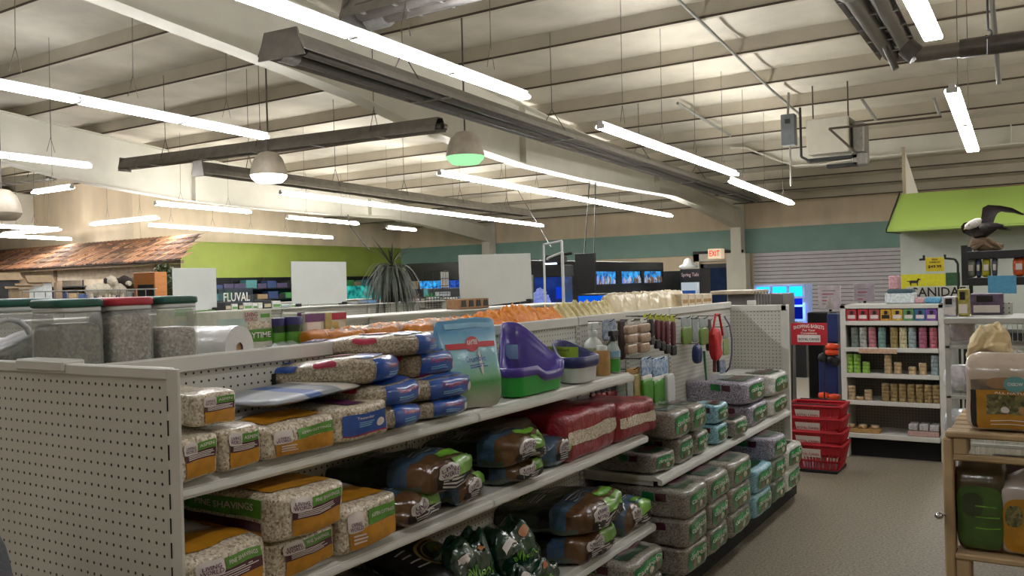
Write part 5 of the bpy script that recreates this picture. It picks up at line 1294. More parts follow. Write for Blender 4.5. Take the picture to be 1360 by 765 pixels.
def fill(p0, dn, nn, L, z, seed, where, grp, hr=(.12, .26), wr=(.15, .4), s0=0, s1=None, gap=.03, ids=(0, 1, 2, 3, 4, 5, 6, 7), cat='carton', dep=.28, skip=0):
    random.seed(seed); x = s0+.04; k = 0; s1 = s1 or L
    while x < s1-.1:
        w = random.uniform(*wr); c = random.choice(ids); h = random.uniform(*hr)
        if random.random() < skip: x += w; continue
        q = p0+dn*(x+w/2)-nn*(dep/2+.03)
        hw_ = Vector((abs(dn.x)*w/2+abs(nn.x)*dep/2, abs(dn.y)*w/2+abs(nn.y)*dep/2, 0))
        nth = ORD[k] if k < 16 else 'farther'
        o = MB().bbox(-hw_, hw_+Vector((0, 0, h)), PALB[c], .005).build('carton', world=False, label='%s %s box, %s' % (nth, PNB[c], where), cat=cat, group=grp); o.location = (q.x, q.y, z)
        x += w+gap; k += 1
t, p0, dn, nn, L = dark_shelf((-32, 13.2, 0), (-19.0, 13.2, 0), (.5, .95, 1.4, 1.8), 2.1, 'shelving under the shingled awning holding books and framed pictures', .45, 1, backm=mat('taupe_wall', 'b5a590', rough=.8))
fill(p0, dn, nn, L, 1.4, 21, 'on the shelf below the shingled awning', 'boxes below the shingled awning', (.15, .34), (.25, .5), s0=3.5, ids=(1, 2, 6, 7, 1), gap=.06)
fill(p0, dn, nn, L, 1.8, 22, 'on the upper shelf below the awning', 'boxes below the shingled awning', (.1, .22), (.2, .4), s0=3.5, s1=6, ids=(7, 2, 6), gap=.15)
for xq in (-21.5, -24.5):  # added lamps, hidden by the board, to brighten the shelves below the awning
    lq = place_lamp(xq, 12.75, 2.08, math.pi/2, 'added tube light hidden below the shingled awning')
    for k in [k for k in kids(lq) if k.name.startswith('hanger')]: bpy.data.objects.remove(k)
# olive wall shelving facing the aisle
t, p0, dn, nn, L = dark_shelf((XS+.65, 14.6, 0), (XS+.65, 24.0, 0), (.5, .9, 1.3, 1.62), 1.95, 'black shelving run under the olive wall', .5, 2)
fill(p0, dn, nn, L, 1.62, 31, 'on the top shelf under the olive wall', 'boxes under the olive wall', (.12, .25), (.25, .5))
fill(p0, dn, nn, L, 1.3, 32, 'on the second shelf under the olive wall', 'boxes under the olive wall', (.12, .25), (.2, .45))
fill(p0, dn, nn, L, .9, 33, 'on the third shelf under the olive wall', 'boxes under the olive wall', (.2, .3), (.3, .5))
MB().bbox((XS+1.2, 20.2, 1.1), (XS+1.7, 23.4, 1.62), tank_glow('teal_tank_water', '0d4a4c', '2fa39a', .7, 5), .02).build('tank', t, label='teal lit tank row')
# brand letters in front
q = PX(314, 396, -11.0); t = thing('acrylic_sign', (q.x, q.y, 1.1), 'clear sign with pale capital letters between the blank boards', 'sign')
MB().bbox((q.x-.02, q.y-.34, 0), (q.x, q.y+.34, 1.60), mat('smoky_acrylic', '4b5a66', rough=.1, alpha=.5), .01).build('panel', t)
m = MB(); m.text('FLUVAL', lambda x, y: Vector((q.x+.006, q.y+x, PX(314, 395, -11.0).z+y)), .52, .14, inkw); m.build('lettering', t)
# dense dark bush
q = PY(219, 372, 12.0); m = MB(); random.seed(9); bm_ = mat('dark_foliage', '26301c', rough=.6, scale=20, col2='3c4a2a')
t = thing('leafy_tree', (q.x, 12.0, 0), 'dark leafy artificial tree at the end of the shingled awning', 'plant'); MB().cyl((q.x, 12, 0), (q.x, 12, 1.6), .05, kraft, 8).build('trunk', t)
for k in range(900):
    u = Vector((random.gauss(0, 1), random.gauss(0, 1), random.gauss(0, 1))).normalized()*random.uniform(.6, 1); c = Vector((q.x+u.x*.34, 12+u.y*.3, 1.72+u.z*.50)); r = .05
    s_ = Vector((random.uniform(-1, 1), random.uniform(-1, 1), random.uniform(-1, 1))).normalized(); s2 = s_.orthogonal().normalized()
    m.add([c-s_*r, c+s2*r*.5, c+s_*r, c-s2*r*.5], [(0, 1, 2, 3)], bm_)
m.build('foliage', t, kind='stuff')
# orange wooden box
q0, q1 = PY(178, 398, 11.3), PY(205, 361, 11.3)
t = thing('wooden_cabinet', (q0.x, 11.3, 0), 'orange varnished wooden cabinet left of the dark leafy tree', 'cabinet'); wd_ = mat('orange_wood', 'a4662a', rough=.4, scale=3, stretch=(1, 1, 8), coat=.3)
MB().bbox((q0.x, 11.3, 0), (q1.x, 11.6, q1.z), wd_, .01).build('case', t); MB().bbox((q0.x+.16, 11.28, 1.3), (q1.x-.02, 11.3, PY(190, 378, 11.3).z), blkc, .005).build('opening', t)
# wire bin rail with plush dogs on the fourth row
zw = 1.385
t = thing('wire_bin', (-9.3, 6.0, 1.378), 'grey wire bin rail holding plush dogs above the green lidded jars', 'wire rack'); m = MB(); ya, ybb = PX(30, 385, -9.1).y, PX(215, 385, -9.1).y
for zz in (1.40, 1.50, 1.60): m.path([(-9.1, ya, zz), (-9.1, ybb-.1, zz), (-9.2, ybb, zz), (-9.5, ybb, zz)], .008, steel, 5)
for k in range(14): y = ya+(ybb-.1-ya)*k/13; m.cyl((-9.1, y, 1.378), (-9.1, y, 1.60), .005, steel, 5)
m.build('grid', t)
plw = mat('white_plush', 'c4b9a4', rough=.95, scale=60, bump=.5, bscale=120); plb = mat('dark_plush', '332a26', rough=.95, scale=60)
def plush(px, py, face, label, s=1.0):
    p = PX(px, py, -9.25); p.z = 1.6; t = thing('plush_dog', (p.x, p.y, 1.378), label, 'plush toy', 'plush dogs'); y = p.y
    m = MB(); c = Vector((p.x, y, p.z))
    for (dx, dy, dz, r) in ((0, -.12, -.0, .075), (0, -.04, .0, .085), (0, .05, .01, .08)): m.lathe([(.001, -r), (r*.7, -r*.7), (r, 0), (r*.7, r*.7), (.001, r)], plw, 12, c+Vector((dx, dy, dz))*s)
    for dy in (-.15, -.05, .06): m.cyl(c+Vector((.03, dy, -.04)), c+Vector((.05, dy, -.222)), .025, plw, 8)
    m.build('body', t)
    h = MB(); hc = c+Vector((.03, .10, .10))*s; r = .07*s
    h.lathe([(.001, -r), (r*.7, -r*.7), (r, 0), (r*.7, r*.7), (.001, r)], face, 12, hc); h.cyl(hc+Vector((.04, .0, -.02)), hc+Vector((.09, .01, -.03)), .028, plw, 8); hd = h.build('head', t)
    for sgn in (-1, 1): MB().lathe([(.001, -.05), (.022, -.03), (.02, .01), (.001, .02)], plb, 8, hc+Vector((.0, sgn*.07, .02))).build('ear', hd)
plush(135, 380, plw, 'cream plush dog lying at the left of the pair'); plush(153, 378, plb, 'white plush dog with a dark face looking over the red lid')
for k, (px, c, w) in enumerate(((22, 'tan', 6), (35, 'white', 6), (52, 'white', 7), (8, 'black', 5))):
    q = PX(px, 390, -9.4); o = MB().bbox((-.05, -.12, 0), (.05, .12, .26+.03*k), PALB[PNB.index(c)], .01).build('bird_feeder', world=False, label='%s small feeder box, %s from the left edge' % (c, ['second', 'third', 'fourth', 'first'][k]), cat='feeder', group='feeder boxes by the left edge'); o.location = (q.x, q.y, 1.378)
    MB().prism([(-.07, -.15, .26+.03*k), (.07, -.15, .26+.03*k), (0, -.15, .34+.03*k)], (0, .3, 0), PALB[PNB.index('tan')]).build('roof', o, world=False)
# ---------------- end shelving with cans (faces the camera) ----------------
YS = 7.76; XA, XB_ = -1.56, -.755; ZT = 1.29
t = thing('can_shelving', ((XA+XB_)/2, YS+.2, 0), 'white shelving unit full of small cans at the end of the aisle', 'shelving')
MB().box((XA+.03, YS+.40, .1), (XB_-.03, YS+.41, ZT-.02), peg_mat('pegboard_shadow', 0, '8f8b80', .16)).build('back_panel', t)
for x in (XA, XB_-.045): MB().bbox((x, YS+.02, 0), (x+.045, YS+.42, ZT), white, .004).build('upright', t)
MB().bbox((XA, YS+.02, ZT-.035), (XB_, YS+.42, ZT), white, .004).build('top_rail', t)
LV = [.2, .475, .706, .925, 1.150]
for i, z in enumerate(LV):
    f = YS-(.04 if i == 0 else 0)
    m = MB().bbox((XA+.045, f+.01, z-.03), (XB_-.045, YS+.40, z), white, .003).bbox((XA+.045, f, z-.034), (XB_-.045, f+.012, z+.004), white, .003); m.build('shelf', t)
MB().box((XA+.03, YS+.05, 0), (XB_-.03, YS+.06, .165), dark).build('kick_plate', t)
MB().bbox((XA-.06, YS-.05, 0), (XA+.06, YS+.3, .16), white, .004).build('foot', t)
def xs(px): return PY(px, 480, YS+.08).x
canl = {}
def can_proto(key, side, top_='b9b3a4', r=.031, h=.028, fat=False):
    if key in canl: return canl[key]
    m = MB().lathe([(r*.92, 0), (r, .002), (r, h-.003), (r*.94, h)], mat('can_side_'+key, side, rough=.45, scale=90, var=.35, stretch=(1, 1, .4)), 14)
    o = m.build('food_can', world=False); l = MB().lathe([(r*.9, h), (r*.9, h+.001), (.001, h+.001)], mat('can_top_'+top_, top_, rough=.3, metal=.5), 14).build('lid', o, world=False)
    TREE[o.name] = [l]; canl[key] = (o, [False]); return canl[key]
def can_stack(key, side, x, y, z, n, where, grp, h=.030, s=1, col='tan'):
    o, used = can_proto(key, side)
    for i in range(n):
        lab = '%s can, %s in %s' % (col, 'topmost' if i == n-1 else 'lowest' if i == 0 else ORD[i]+' up', where)
        if not used[0]: used[0] = True; c = o; c['label'] = lab; c['group'] = grp; c.location = (x, y, z+i*h)
        else: c = dup(o, (x, y, z+i*h), None, lab, grp)
        c['category'] = 'can'; c.scale = (s, s, h/.028*.98)
        c.rotation_euler = (0, 0, .3*i)
yf = YS+.055
# level 4: seven coloured tall stacks (cartons of wet food)
row4 = [(1137, 'greygreen', '6f7c74', 'grey green', 5), (1148, 'palegrey', 'a3a8a0', 'pale grey', 5), (1160, 'pinkish', 'b3727a', 'pink', 5), (1173, 'tealgrey', '6d8f8a', 'teal and white', 5), (1189, 'olive', '94834f', 'olive', 5), (1201, 'cream', 'c7bd98', 'cream', 5), (1213, 'bluegrey', '8d9fa0', 'blue grey', 5), (1227, 'magenta', 'a8627a', 'magenta', 5), (1241, 'rose', 'b05f6c', 'rose', 5)]
for k, (px, key, c, nmc, n) in enumerate(row4): can_stack(key, c, xs(px), yf, LV[3]+.001, n, 'the %s stack, second shelf from the top' % ORD[k], 'cans on the second shelf', .034, .98, nmc)
row3 = [(1129, 'lime', '88b54a', 'lime green', 5), (1139, 'lime', '88b54a', 'lime green', 5), (1151, 'lime', '88b54a', 'lime green', 3), (1180, 'tanw', 'b89f7a', 'tan and white', 5), (1193, 'tanw', 'b89f7a', 'tan and white', 3), (1212, 'tanw', 'b89f7a', 'tan and white', 2), (1226, 'tanw', 'b89f7a', 'tan and white', 3), (1242, 'bluegrey', '8d9fa0', 'blue grey', 5)]
for k, (px, key, c, nmc, n) in enumerate(row3): can_stack(key, c, xs(px), yf, LV[2]+.001, n, 'the %s stack on the middle shelf' % ORD[k], 'cans on the middle shelf', .032, .95, nmc)
row2 = [(1131, 'tanw', 4), (1142, 'tanw', 1), (1153, 'tanw', 3)]+[(1176+i*11.2, 'tand', 5) for i in range(7)]
for k, (px, key, n) in enumerate(row2): can_stack(key, 'b89f7a' if key == 'tanw' else '8f7a4e', xs(px), yf, LV[1]+.001, n, 'the %s stack, second shelf from the bottom' % ORD[k], 'cans on the second lowest shelf', .030, 1.0, 'tan' if key == 'tanw' else 'dark tan')
for k, px in enumerate((1128, 1144, 1160)):
    can_stack('tanw', 'b89f7a', xs(px), yf+.02, LV[0]+.035, 1, 'the bottom left tray, %s spot' % ORD[k], 'cans in the bottom left tray', .030, 1.15, 'tan')
MB().bbox((xs(1121), YS+.01, LV[0]+.002), (xs(1168), YS+.16, LV[0]+.032), kraft, .003).build('food_tray', label='shallow kraft tray at the left of the bottom shelf', cat='tray')
MB().bbox((xs(1205), YS+.01, LV[0]+.002), (xs(1246), YS+.16, LV[0]+.045), mat('pale_pink_tray', 'b5958c', rough=.6, scale=60), .003).build('food_tray', label='pale pink printed tray at the right of the bottom shelf', cat='tray')
for k in range(3):
    a = xs(1206+k*14); MB().bbox((a, YS+.015, LV[0]+.048), (xs(1218+k*14), YS+.15, LV[0]+.10), mat('white_pack_print', 'b9b4b3', rough=.5, scale=70, var=.3), .006).build('food_pack', label='white multipack, %s on the pale pink tray' % ORD[k], cat='food pack', group='white multipacks on the bottom shelf')
topc = ['b2303c', 'b8303e', 'a4504a', 'c79a3c', 'c9a548', '5c8f5a', '3f6a93', '7a4fa0']; tn = ['dark red', 'crimson', 'red brown', 'golden', 'yellow', 'green', 'blue', 'violet']
for k in range(8):
    x0 = 1125+k*15.1; mm = mat('pouch_'+tn[k], topc[k], rough=.35, coat=.4, scale=60, var=.35)
    o = MB().bbox((-.042, -.05, 0), (.042, .05, .098), mm, .006).build('food_pouch_box', world=False, label='%s pouch box on the top shelf of cans' % tn[k], cat='food box', group='coloured pouch boxes on the top shelf'); o.location = (PY(x0+7, 415, YS+.07).x, YS+.075, LV[4]+.002)
    MB().box((-.03, -.052, .02), (.03, -.0505, .05), lab_w if k != 3 else ink).build('front_label', o, world=False); MB().box((-.012, -.0525, .055), (.015, -.0505, .085), ink).build('picture', o, world=False)
MB().bbox((XA+.15, YS-.004, LV[3]-.045), (XA+.45, YS+.0, LV[3]-.005), mat('shelf_strip', 'c7a58a', rough=.5, scale=50), .001).build('price_strip', t)
# on top of it
for (x0, x1, y0, y1, c, lab) in ((1175, 1215, 389, 402, 'cfd8d8', 'white and blue flat pack on the can shelving'), (1178, 1212, 384, 390, '3f5a66', 'dark teal flat box lying on the white and blue pack'), (1214, 1228, 396, 402, 'c49a9a', 'pinkish soft pack on the can shelving'), (1228, 1249, 395, 401, '5f9fc4', 'light blue pack on the can shelving'), (1180, 1193, 366, 385, 'c99ba0', 'pink upright card on the can shelving')):
    dz = 0
    o = boxthing('carton', x0, x1, y0, y1, YS+.15, .16, mat('top_pack_'+c, c, rough=.45, scale=50, var=.2), lab, 'carton', plane='Y', bottom=(ZT+.002 if y1 > 395 else PY(1190, y1, YS+.15).z+.002), bv=.01)
# shopping baskets
t = None
def basket(z, k, label):
    cx, cy = PY(1084, 560, 7.05).x, 7.12; w, d, h = .205, .16, .19; f = .80
    t = thing('shopping_basket', (cx, cy, z), label, 'basket', 'stacked red shopping baskets'); m = MB(); n = 14
    def rectp(s, zz): return [Vector((cx+sx*w*s, cy+sy*d*s, z+zz)) for sx, sy in ((-1, -1), (1, -1), (1, 1), (-1, 1))]
    lo, hi = rectp(f, 0), rectp(1, h)
    for i in range(4):
        a, b, c_, d_ = lo[i], lo[(i+1) % 4], hi[(i+1) % 4], hi[i]
        for q in range(n+1):
            u = q/n; p0 = a.lerp(b, u); p1 = d_.lerp(c_, u); m.cyl(p0, p1, .005, redm, 4)
        for v in (.0, .35): m.cyl(a.lerp(d_, v), b.lerp(c_, v), .006, redm, 4)
        m.add([a.lerp(d_, .62), b.lerp(c_, .62), c_, d_], [(0, 1, 2, 3)], redm)
    m.add(lo, [(0, 3, 2, 1)], redm); bb = m.build('basket_body', t)
    r = MB()
    for i in range(4): r.cyl(hi[i], hi[(i+1) % 4], .011, redm, 6)
    r.build('rim', t); hdl = MB(); ym = cy-.02
    for s in (-1, 1): hdl.path([hi[0 if s < 0 else 3]+Vector((.03, s*.0, 0)), hi[0 if s < 0 else 3]+Vector((.03, .01, .012)), hi[1 if s < 0 else 2]+Vector((-.03, .01, .012)), hi[1 if s < 0 else 2]+Vector((-.03, 0, 0))], .006, black if k == 3 else redm, 5)
    hdl.build('handle', t)
    l = MB(); a, b, c_, d_ = [lo[0].lerp(hi[0], .45), lo[1].lerp(hi[1], .45), hi[1], hi[0]]
    def pt(u, v, o): return a.lerp(b, u).lerp(d_.lerp(c_, u), v)+Vector((0, -o, 0))
    l.add([pt(.14, .1, .006), pt(.62, .1, .006), pt(.62, .72, .006), pt(.14, .72, .006)], [(0, 1, 2, 3)], lab_w)
    l.text('ROYAL CANIN', lambda x, y: pt(.38+x, .30+y, .009), .42, .2, redm); l.build('label_plate', bb)
    return t
for k, z in enumerate((.03, .13, .235, .335)): basket(z, k, ['lowest', 'second lowest', 'third', 'topmost'][k]+' red shopping basket in the stack')
t = thing('basket_stand', (PY(1080, 600, 7.15).x, 7.2, 0), 'wire stand with a red sign above the shopping baskets', 'stand')
for px in (1052, 1095): a = PY(px, 600, 7.3); MB().cyl((a.x, 7.3, .02), (PY(px, 445, 7.3).x, 7.3, 1.12), .006, black, 6).build('wire_post', t)
MB().bbox((PY(1050, 600, 7).x, 6.98, 0), (PY(1112, 600, 7).x, 7.34, .025), black, .005).build('base', t)
s0, s1 = PY(1051, 458, 7.28), PY(1098, 429, 7.28); cx, cz, sw, sh = (s0.x+s1.x)/2, (s0.z+s1.z)/2, (s1.x-s0.x), (s1.z-s0.z)
o = MB().bbox((s0.x, 7.28, s0.z), (s1.x, 7.29, s1.z), redm, .002).build('sign_board', t, label='red shopping baskets sign'); m = MB()
fn = lambda x, y: Vector((cx+x, 7.277, cz+y+.02*(1-(x/(sw/2))**2)))
m.text('SHOPPING BASKETS', fn, sw*.85, sh*.16, inkw, 0, sh*.24); m.text('For Your', lambda x, y: Vector((cx+x, 7.277, cz+y)), sw*.35, sh*.10, inkw, 0, sh*.17); m.text('Convenience', lambda x, y: Vector((cx+x, 7.277, cz+y)), sw*.45, sh*.10, inkw, 0, sh*.04)
m.build('lettering', o)
m = MB().box((cx-sw*.32, 7.274, cz-sh*.36), (cx+sw*.32, 7.279, cz-sh*.04), lab_w); m.text('ROYAL CANIN', lambda x, y: Vector((cx+x, 7.272, cz-sh*.24+y)), sw*.56, sh*.12, ink); m.build('name_plate', o)
# navy tall boxes with orange discs
t = thing('ball_launcher_display', (PY(1100, 600, 8.1).x, 8.15, 0), 'navy tower display with orange discs beside the can shelving', 'display stand')
navy = mat('navy_display', '1a2a5c', rough=.45); orp = mat('safety_orange', 'e0481c', rough=.4)
for (x0, x1, y0, y1) in ((1099, 1112, 417, 455), (1088, 1112, 475, 524)):
    a, b = PY(x0, y1, 8.1), PY(x1, y0, 8.1); MB().bbox((a.x, 8.1, a.z), (b.x, 8.25, b.z), navy, .006).build('navy_panel', t)
MB().cyl(PY(1101, 612, 8.2), PY(1101, 415, 8.2), .012, steel, 8).build('pole', t)
for (px, py, r) in ((1105, 460, .065), (1105, 468, .06), (1094, 525, .05), (1108, 527, .055)):
    c = PY(px, py, 8.06); MB().lathe([(.001, -.03), (r*.9, -.02), (r, 0), (r*.9, .02), (.001, .03)], orp, 16, c).build('orange_disc', t)
for px, py in ((1093, 475), (1104, 477), (1110, 480)): c = PY(px, py, 8.05); MB().lathe([(.001, -.045), (.035, -.03), (.045, 0), (.035, .03), (.001, .045)], black, 10, c).build('black_grip', t)
MB().bbox(PY(1088, 612, 8.0)+Vector((0, 0, .0)), PY(1113, 602, 8.0)+Vector((0, .4, 0)), pwht, .005).build('base', t)
# posters in front of the slat wall
for (x0, x1, y0, y1, Y, lab) in ((1087, 1116, 379, 411, 9.6, 'white poster board with a small teepee at the slat wall'), (1134, 1161, 376, 400, 9.4, 'pinkish grey poster board above the can shelving')):
    a, b = PY(x0, y1, Y), PY(x1, y0, Y); t = thing('poster_board', ((a.x+b.x)/2, Y, 0), lab, 'poster board')
    pm_ = mat('poster_print_'+str(x0), 'c4b8bd' if x0 < 1100 else 'a99fa6', rough=.5, scale=14, var=.15); MB().bbox((a.x, Y, a.z), (b.x, Y+.02, b.z), pm_, .003).build('board', t); MB().cyl(((a.x+b.x)/2, Y+.04, 0), ((a.x+b.x)/2, Y+.04, a.z+.1), .015, black, 8).build('post', t)
    m = MB()
    for k in range(5): m.box((a.x+.04, Y-.003, b.z-.05-.035*k), (b.x-.05-.02*k, Y, b.z-.06-.035*k), [steel, crim][k % 2])
    m.build('printed_lines', t)
    if x0 < 1100: MB().bbox((a.x-.05, Y-.3, 0), (b.x+.02, Y-.05, a.z-.02), blkc, .01).build('stand_box', t)
p = PY(1102, 410, 9.4); MB().lathe([(.05, 0), (.012, .13), (.001, .135)], mat('teepee_cloth', '8f8580', rough=.8), 8, p).build('teepee', label='small grey teepee in front of the white poster board', cat='ornament')
# blue tank rack in front of the slat wall
a, b = PY(1003, 400, 13.5), PY(1069, 400, 13.5); zt1, zt2, zt3 = PY(1036, 378, 13.5).z, PY(1036, 394, 13.5).z, PY(1036, 405, 13.5).z
t = thing('betta_tank_rack', ((a.x+b.x)/2, 13.5, 0), 'rack of brightly lit cyan and blue fish tanks at the slat wall', 'aquarium')
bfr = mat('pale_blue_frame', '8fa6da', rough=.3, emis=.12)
for px in (1004, 1025, 1047, 1068): q = PY(px, 400, 13.5); MB().box((q.x-.02, 13.48, zt3-.3), (q.x+.02, 13.95, zt1), bfr).build('post', t)
for z in (zt1, zt2, zt3, zt3-.22): MB().box((a.x, 13.47, z-.03), (b.x, 13.95, z), bfr).build('shelf', t)
for k in range(3):
    u = a.lerp(b, k/3+.02); v = a.lerp(b, (k+1)/3-.02); MB().box((u.x, 13.5, zt2+.005), (v.x, 13.9, zt1-.035), cyan).build('lit_tank', t)
random.seed(4)
for k in range(6):
    u = a.lerp(b, k/6+.02); v = a.lerp(b, (k+1)/6-.02); MB().box((u.x, 13.5, zt3+.005), (v.x, 13.9, zt2-.035), deep).build('small_tank', t)
for k in range(3):
    u = a.lerp(b, k/3+.02); v = a.lerp(b, (k+1)/3-.02); MB().box((u.x, 13.5, zt3-.215), (v.x, 13.9, zt3-.035), emit_mat('deep_blue_water2', '0a1a90', .7)).build('lower_tank', t)
MB().bbox((a.x, 13.5, 0), (b.x, 13.95, zt3-.3), blkc, .01).build('cabinet', t)
la = bpy.data.lights.new('rack_light', 'AREA'); la.energy = 6; la.color = (.15, .3, 1); la.shape = 'RECTANGLE'; la.size = 1.3; la.size_y = .3
lo_ = bpy.data.objects.new('rack_light', la); COL.objects.link(lo_); lo_.parent = t; lo_.location = Vector(((a.x+b.x)/2, 13.4, zt3-.1))-Vector(t.location); lo_.rotation_euler = (math.radians(60), 0, 0)
# counter with tray right behind the near gondola
a, b = PY(945, 388, 8.6), PY(1024, 388, 8.6)
t = thing('service_counter', ((a.x+b.x)/2, 8.6, 0), 'grey counter with a light top behind the far end of the near shelving', 'counter'); zc_ = PY(985, 391, 8.6).z
MB().bbox((a.x+.15, 8.65, 0), (b.x+.1, 9.1, zc_), mat('counter_grey', '6d6a66', rough=.5, scale=6), .005).build('body', t)
MB().bbox((a.x, 8.55, zc_), (PY(1001, 388, 8.6).x, 9.15, zc_+.04), mat('counter_top', 'b3a58f', rough=.4, scale=12), .01).build('worktop', t)
m = MB()
for k in range(6): q = PY(1003+k*4, 390, 8.55); m.cyl((q.x, 8.55, zc_-.20), (q.x, 8.55, zc_+.03), .006, steel, 5)
m.build('wire_grille', t)
o = boxthing('paper_carton', 992, 1003, 399, 409, Y2-.002, .03, card, 'small white card box standing on the far wing panel', 'carton', plane='Y', bottom=1.346)

# ---------------- lime soffit room on the right ----------------
Y3 = 12.5; xl = PY(1196, 350, Y3).x
structure(MB().box((xl, Y3+.01, 0), (XR, Y3+.15, 2.5), plas_m).box((xl, Y3+.16, 0), (xl+.15, 18, 2.5), plas_m), 'wall_partition')
zb1 = PY(1178, 308, 12.0).z; zt1_ = PY(1195, 258, Y3).z; xe = PY(1178, 308, 12.0).x
m = MB(); m.prism([(xe, 12.0, zb1), (xe, 12.0, zb1+.03), (xe+.1, Y3, zt1_), (xe+.1, Y3, zb1)], (XR-xe-.1, 0, 0), green_m)
structure(m, 'soffit'); structure(MB().prism([(xe-.012, 11.99, zb1-.01), (xe-.012, 11.99, zb1+.04), (xe+.088, Y3, zt1_+.03), (xe+.088, Y3, zb1-.01)], (.012, 0, 0), dark), 'trim_4')
structure(MB().box((xl+.02, Y3+.2, 2.5), (xl+.06, Y3+.24, 3.25), mat('raw_board', 'a3957c', rough=.8)).prism([(xl+.03, Y3+.24, 3.22), (xl+.03, Y3+.24, 2.5), (xl+.03, Y3+2.2, 2.5)], (.02, 0, 0), beam_m), 'trim_5')
# banners and sign on that wall
def flat(px0, px1, py0, py1, Y, m, name, label, cat, th=.01, letters=None, parent=None):
    a, b = PY(px0, (py0+py1)/2, Y), PY(px1, (py0+py1)/2, Y); z0_, z1_ = PY((px0+px1)/2, py1, Y).z, PY((px0+px1)/2, py0, Y).z
    t = thing(name, ((a.x+b.x)/2, Y, z0_), label, cat); MB().bbox((a.x, Y, z0_), (b.x, Y+th, z1_), m, .001).build('panel', t)
    return t, a.x, b.x, z0_, z1_
ybn = mat('yellow_banner', 'c3bd1e', rough=.5, scale=20, var=.08)
t, x0, x1, za, zb = flat(1197, 1256, 364, 386, Y3-.03, ybn, 'banner', 'yellow wall banner with a black dog silhouette', 'banner')
m = MB(); u = (x1-x0)*.16; cx = x0+(x1-x0)*.28; cz = (za+zb)/2
dogp = [(-1, .45), (-.55, .45), (-.35, .55), (.45, .50), (.62, .85), (.72, 1.1), (.82, .95), (1.15, .82), (1.12, .68), (.85, .62), (.75, .3), (.65, -.1), (.66, -.75), (.52, -.75), (.48, -.15), (-.2, -.12), (-.35, -.3), (-.30, -.75), (-.45, -.75), (-.55, -.2), (-.62, .2), (-1.05, .3)]
m.prism([(cx+x*u*.95, Y3-.034, cz+z*u*.62) for x, z in dogp], (0, -.003, 0), ink); m.build('dog_silhouette', t)
flat(1256, 1275, 362, 384, Y3-.03, mat('dark_green_banner', '1f4a25', rough=.5, scale=20, var=.3), 'banner', 'dark green wall banner right of the yellow one', 'banner')
flat(1197, 1204, 386, 402, Y3-.04, ybn, 'banner', 'narrow yellow strip hanging below the dog banner', 'banner')
t, x0, x1, za, zb = flat(1204, 1287, 380, 396.5, 9.3, mat('pale_sign', 'c2c4ba', rough=.5), 'letter_sign', 'pale sign with large black capital letters above the can shelving', 'sign')
m = MB(); m.text('CANIDAE', lambda x, y: Vector(((x0+x1)/2+x, 9.296, (za+zb)/2+y)), (x1-x0)*.9, (zb-za)*.75, ink); m.build('lettering', t)
MB().box((x0, 9.31, 0), (x0+.03, 9.33, za), black).box((x1-.03, 9.31, 0), (x1, 9.33, za), black).build('leg', t)
t, x0, x1, za, zb = flat(1229, 1254, 342, 360.5, 9.2, mat('price_yellow', 'd9c31f', rough=.5), 'price_sign', 'yellow price sign clipped on a black wire arm', 'sign')
m = MB(); fx = (x0+x1)/2; hz = zb-za
m.text('$49.99', lambda x, y: Vector((fx+x, 9.196, za+hz*.34+y)), (x1-x0)*.7, hz*.24, ink); m.text('Sale', lambda x, y: Vector((fx+x, 9.196, za+hz*.86+y)), (x1-x0)*.3, hz*.12, ink); m.text('CANIDAE', lambda x, y: Vector((fx+x, 9.196, za+hz*.66+y)), (x1-x0)*.6, hz*.11, ink); m.build('lettering', t)
pts = [PY(1221, 345, 9.22), PY(1228, 344, 9.22), PY(1255, 343, 9.22), PY(1268, 344, 9.22), PY(1272, 350, 9.22), PY(1273, 395, 9.22)]
MB().path(pts, .012, black, 6).cyl(PY(1227, 346, 9.22), PY(1227, 339, 9.22), .012, black, 6).cyl(PY(1255, 344, 9.22), PY(1255, 338, 9.22), .012, black, 6).cyl(pts[-1], (pts[-1].x, 9.22, 0), .012, black, 6).build('wire_arm', t)
# black rack with bags and the eagle
YR = 9.5; xr = PY(1277, 360, YR).x
t = thing('black_rack', (xr+.8, YR, 0), 'black slotted steel rack at the right, an eagle figure on top', 'shelving')
ztop = PY(1310, 333, YR).z
for x in (xr, xr+1.6):
    MB().box((x, YR, 0), (x+.055, YR+.05, ztop+.06), black).box((x, YR+.55, 0), (x+.055, YR+.6, ztop+.06), black).build('post', t)
for z in (ztop, PY(1310, 369, YR).z, .95, .5): MB().bbox((xr+.03, YR+.003, z-.075), (xr+1.6, YR+.6, z), black, .004).build('shelf', t)
zs2 = PY(1310, 369, YR).z
for k, (px0, px1, c, nmx) in enumerate(((1283, 1296, '8a9180', 'grey green'), (1296, 1303, '3a4a6b', 'navy'), (1304, 1316, 'b9b62c', 'yellow'), (1317, 1325, '555b66', 'dark grey'), (1345, 1362, 'd0602a', 'orange'))):
    a, b = PY(px0, 360, YR+.1), PY(px1, 360, YR+.1); P = Pack((b.x-a.x, .16, .19), k=4, wob=.008, seed=k)
    o = P.body(mat('rack_bag_'+nmx, c, rough=.4, coat=.3, scale=20, var=.3), 8).build('food_bag', world=False, merge=True, label='%s food bag on the rack below the eagle' % nmx, cat='food bag', group='food bags on the black rack'); o.location = ((a.x+b.x)/2, YR+.15, zs2+.10)
    MB().box(((a.x-b.x)*.25, -.09, -.03), ((b.x-a.x)*.25, -.084, .03), lab_w).build('front_label', o, world=False)
flat(1312, 1350, 366, 390, 9.484, mat('sky_blue_card', '4f96b8', rough=.5, scale=40, var=.1), 'blue_sign', 'sky blue rectangular sign hung on the black rack', 'sign')
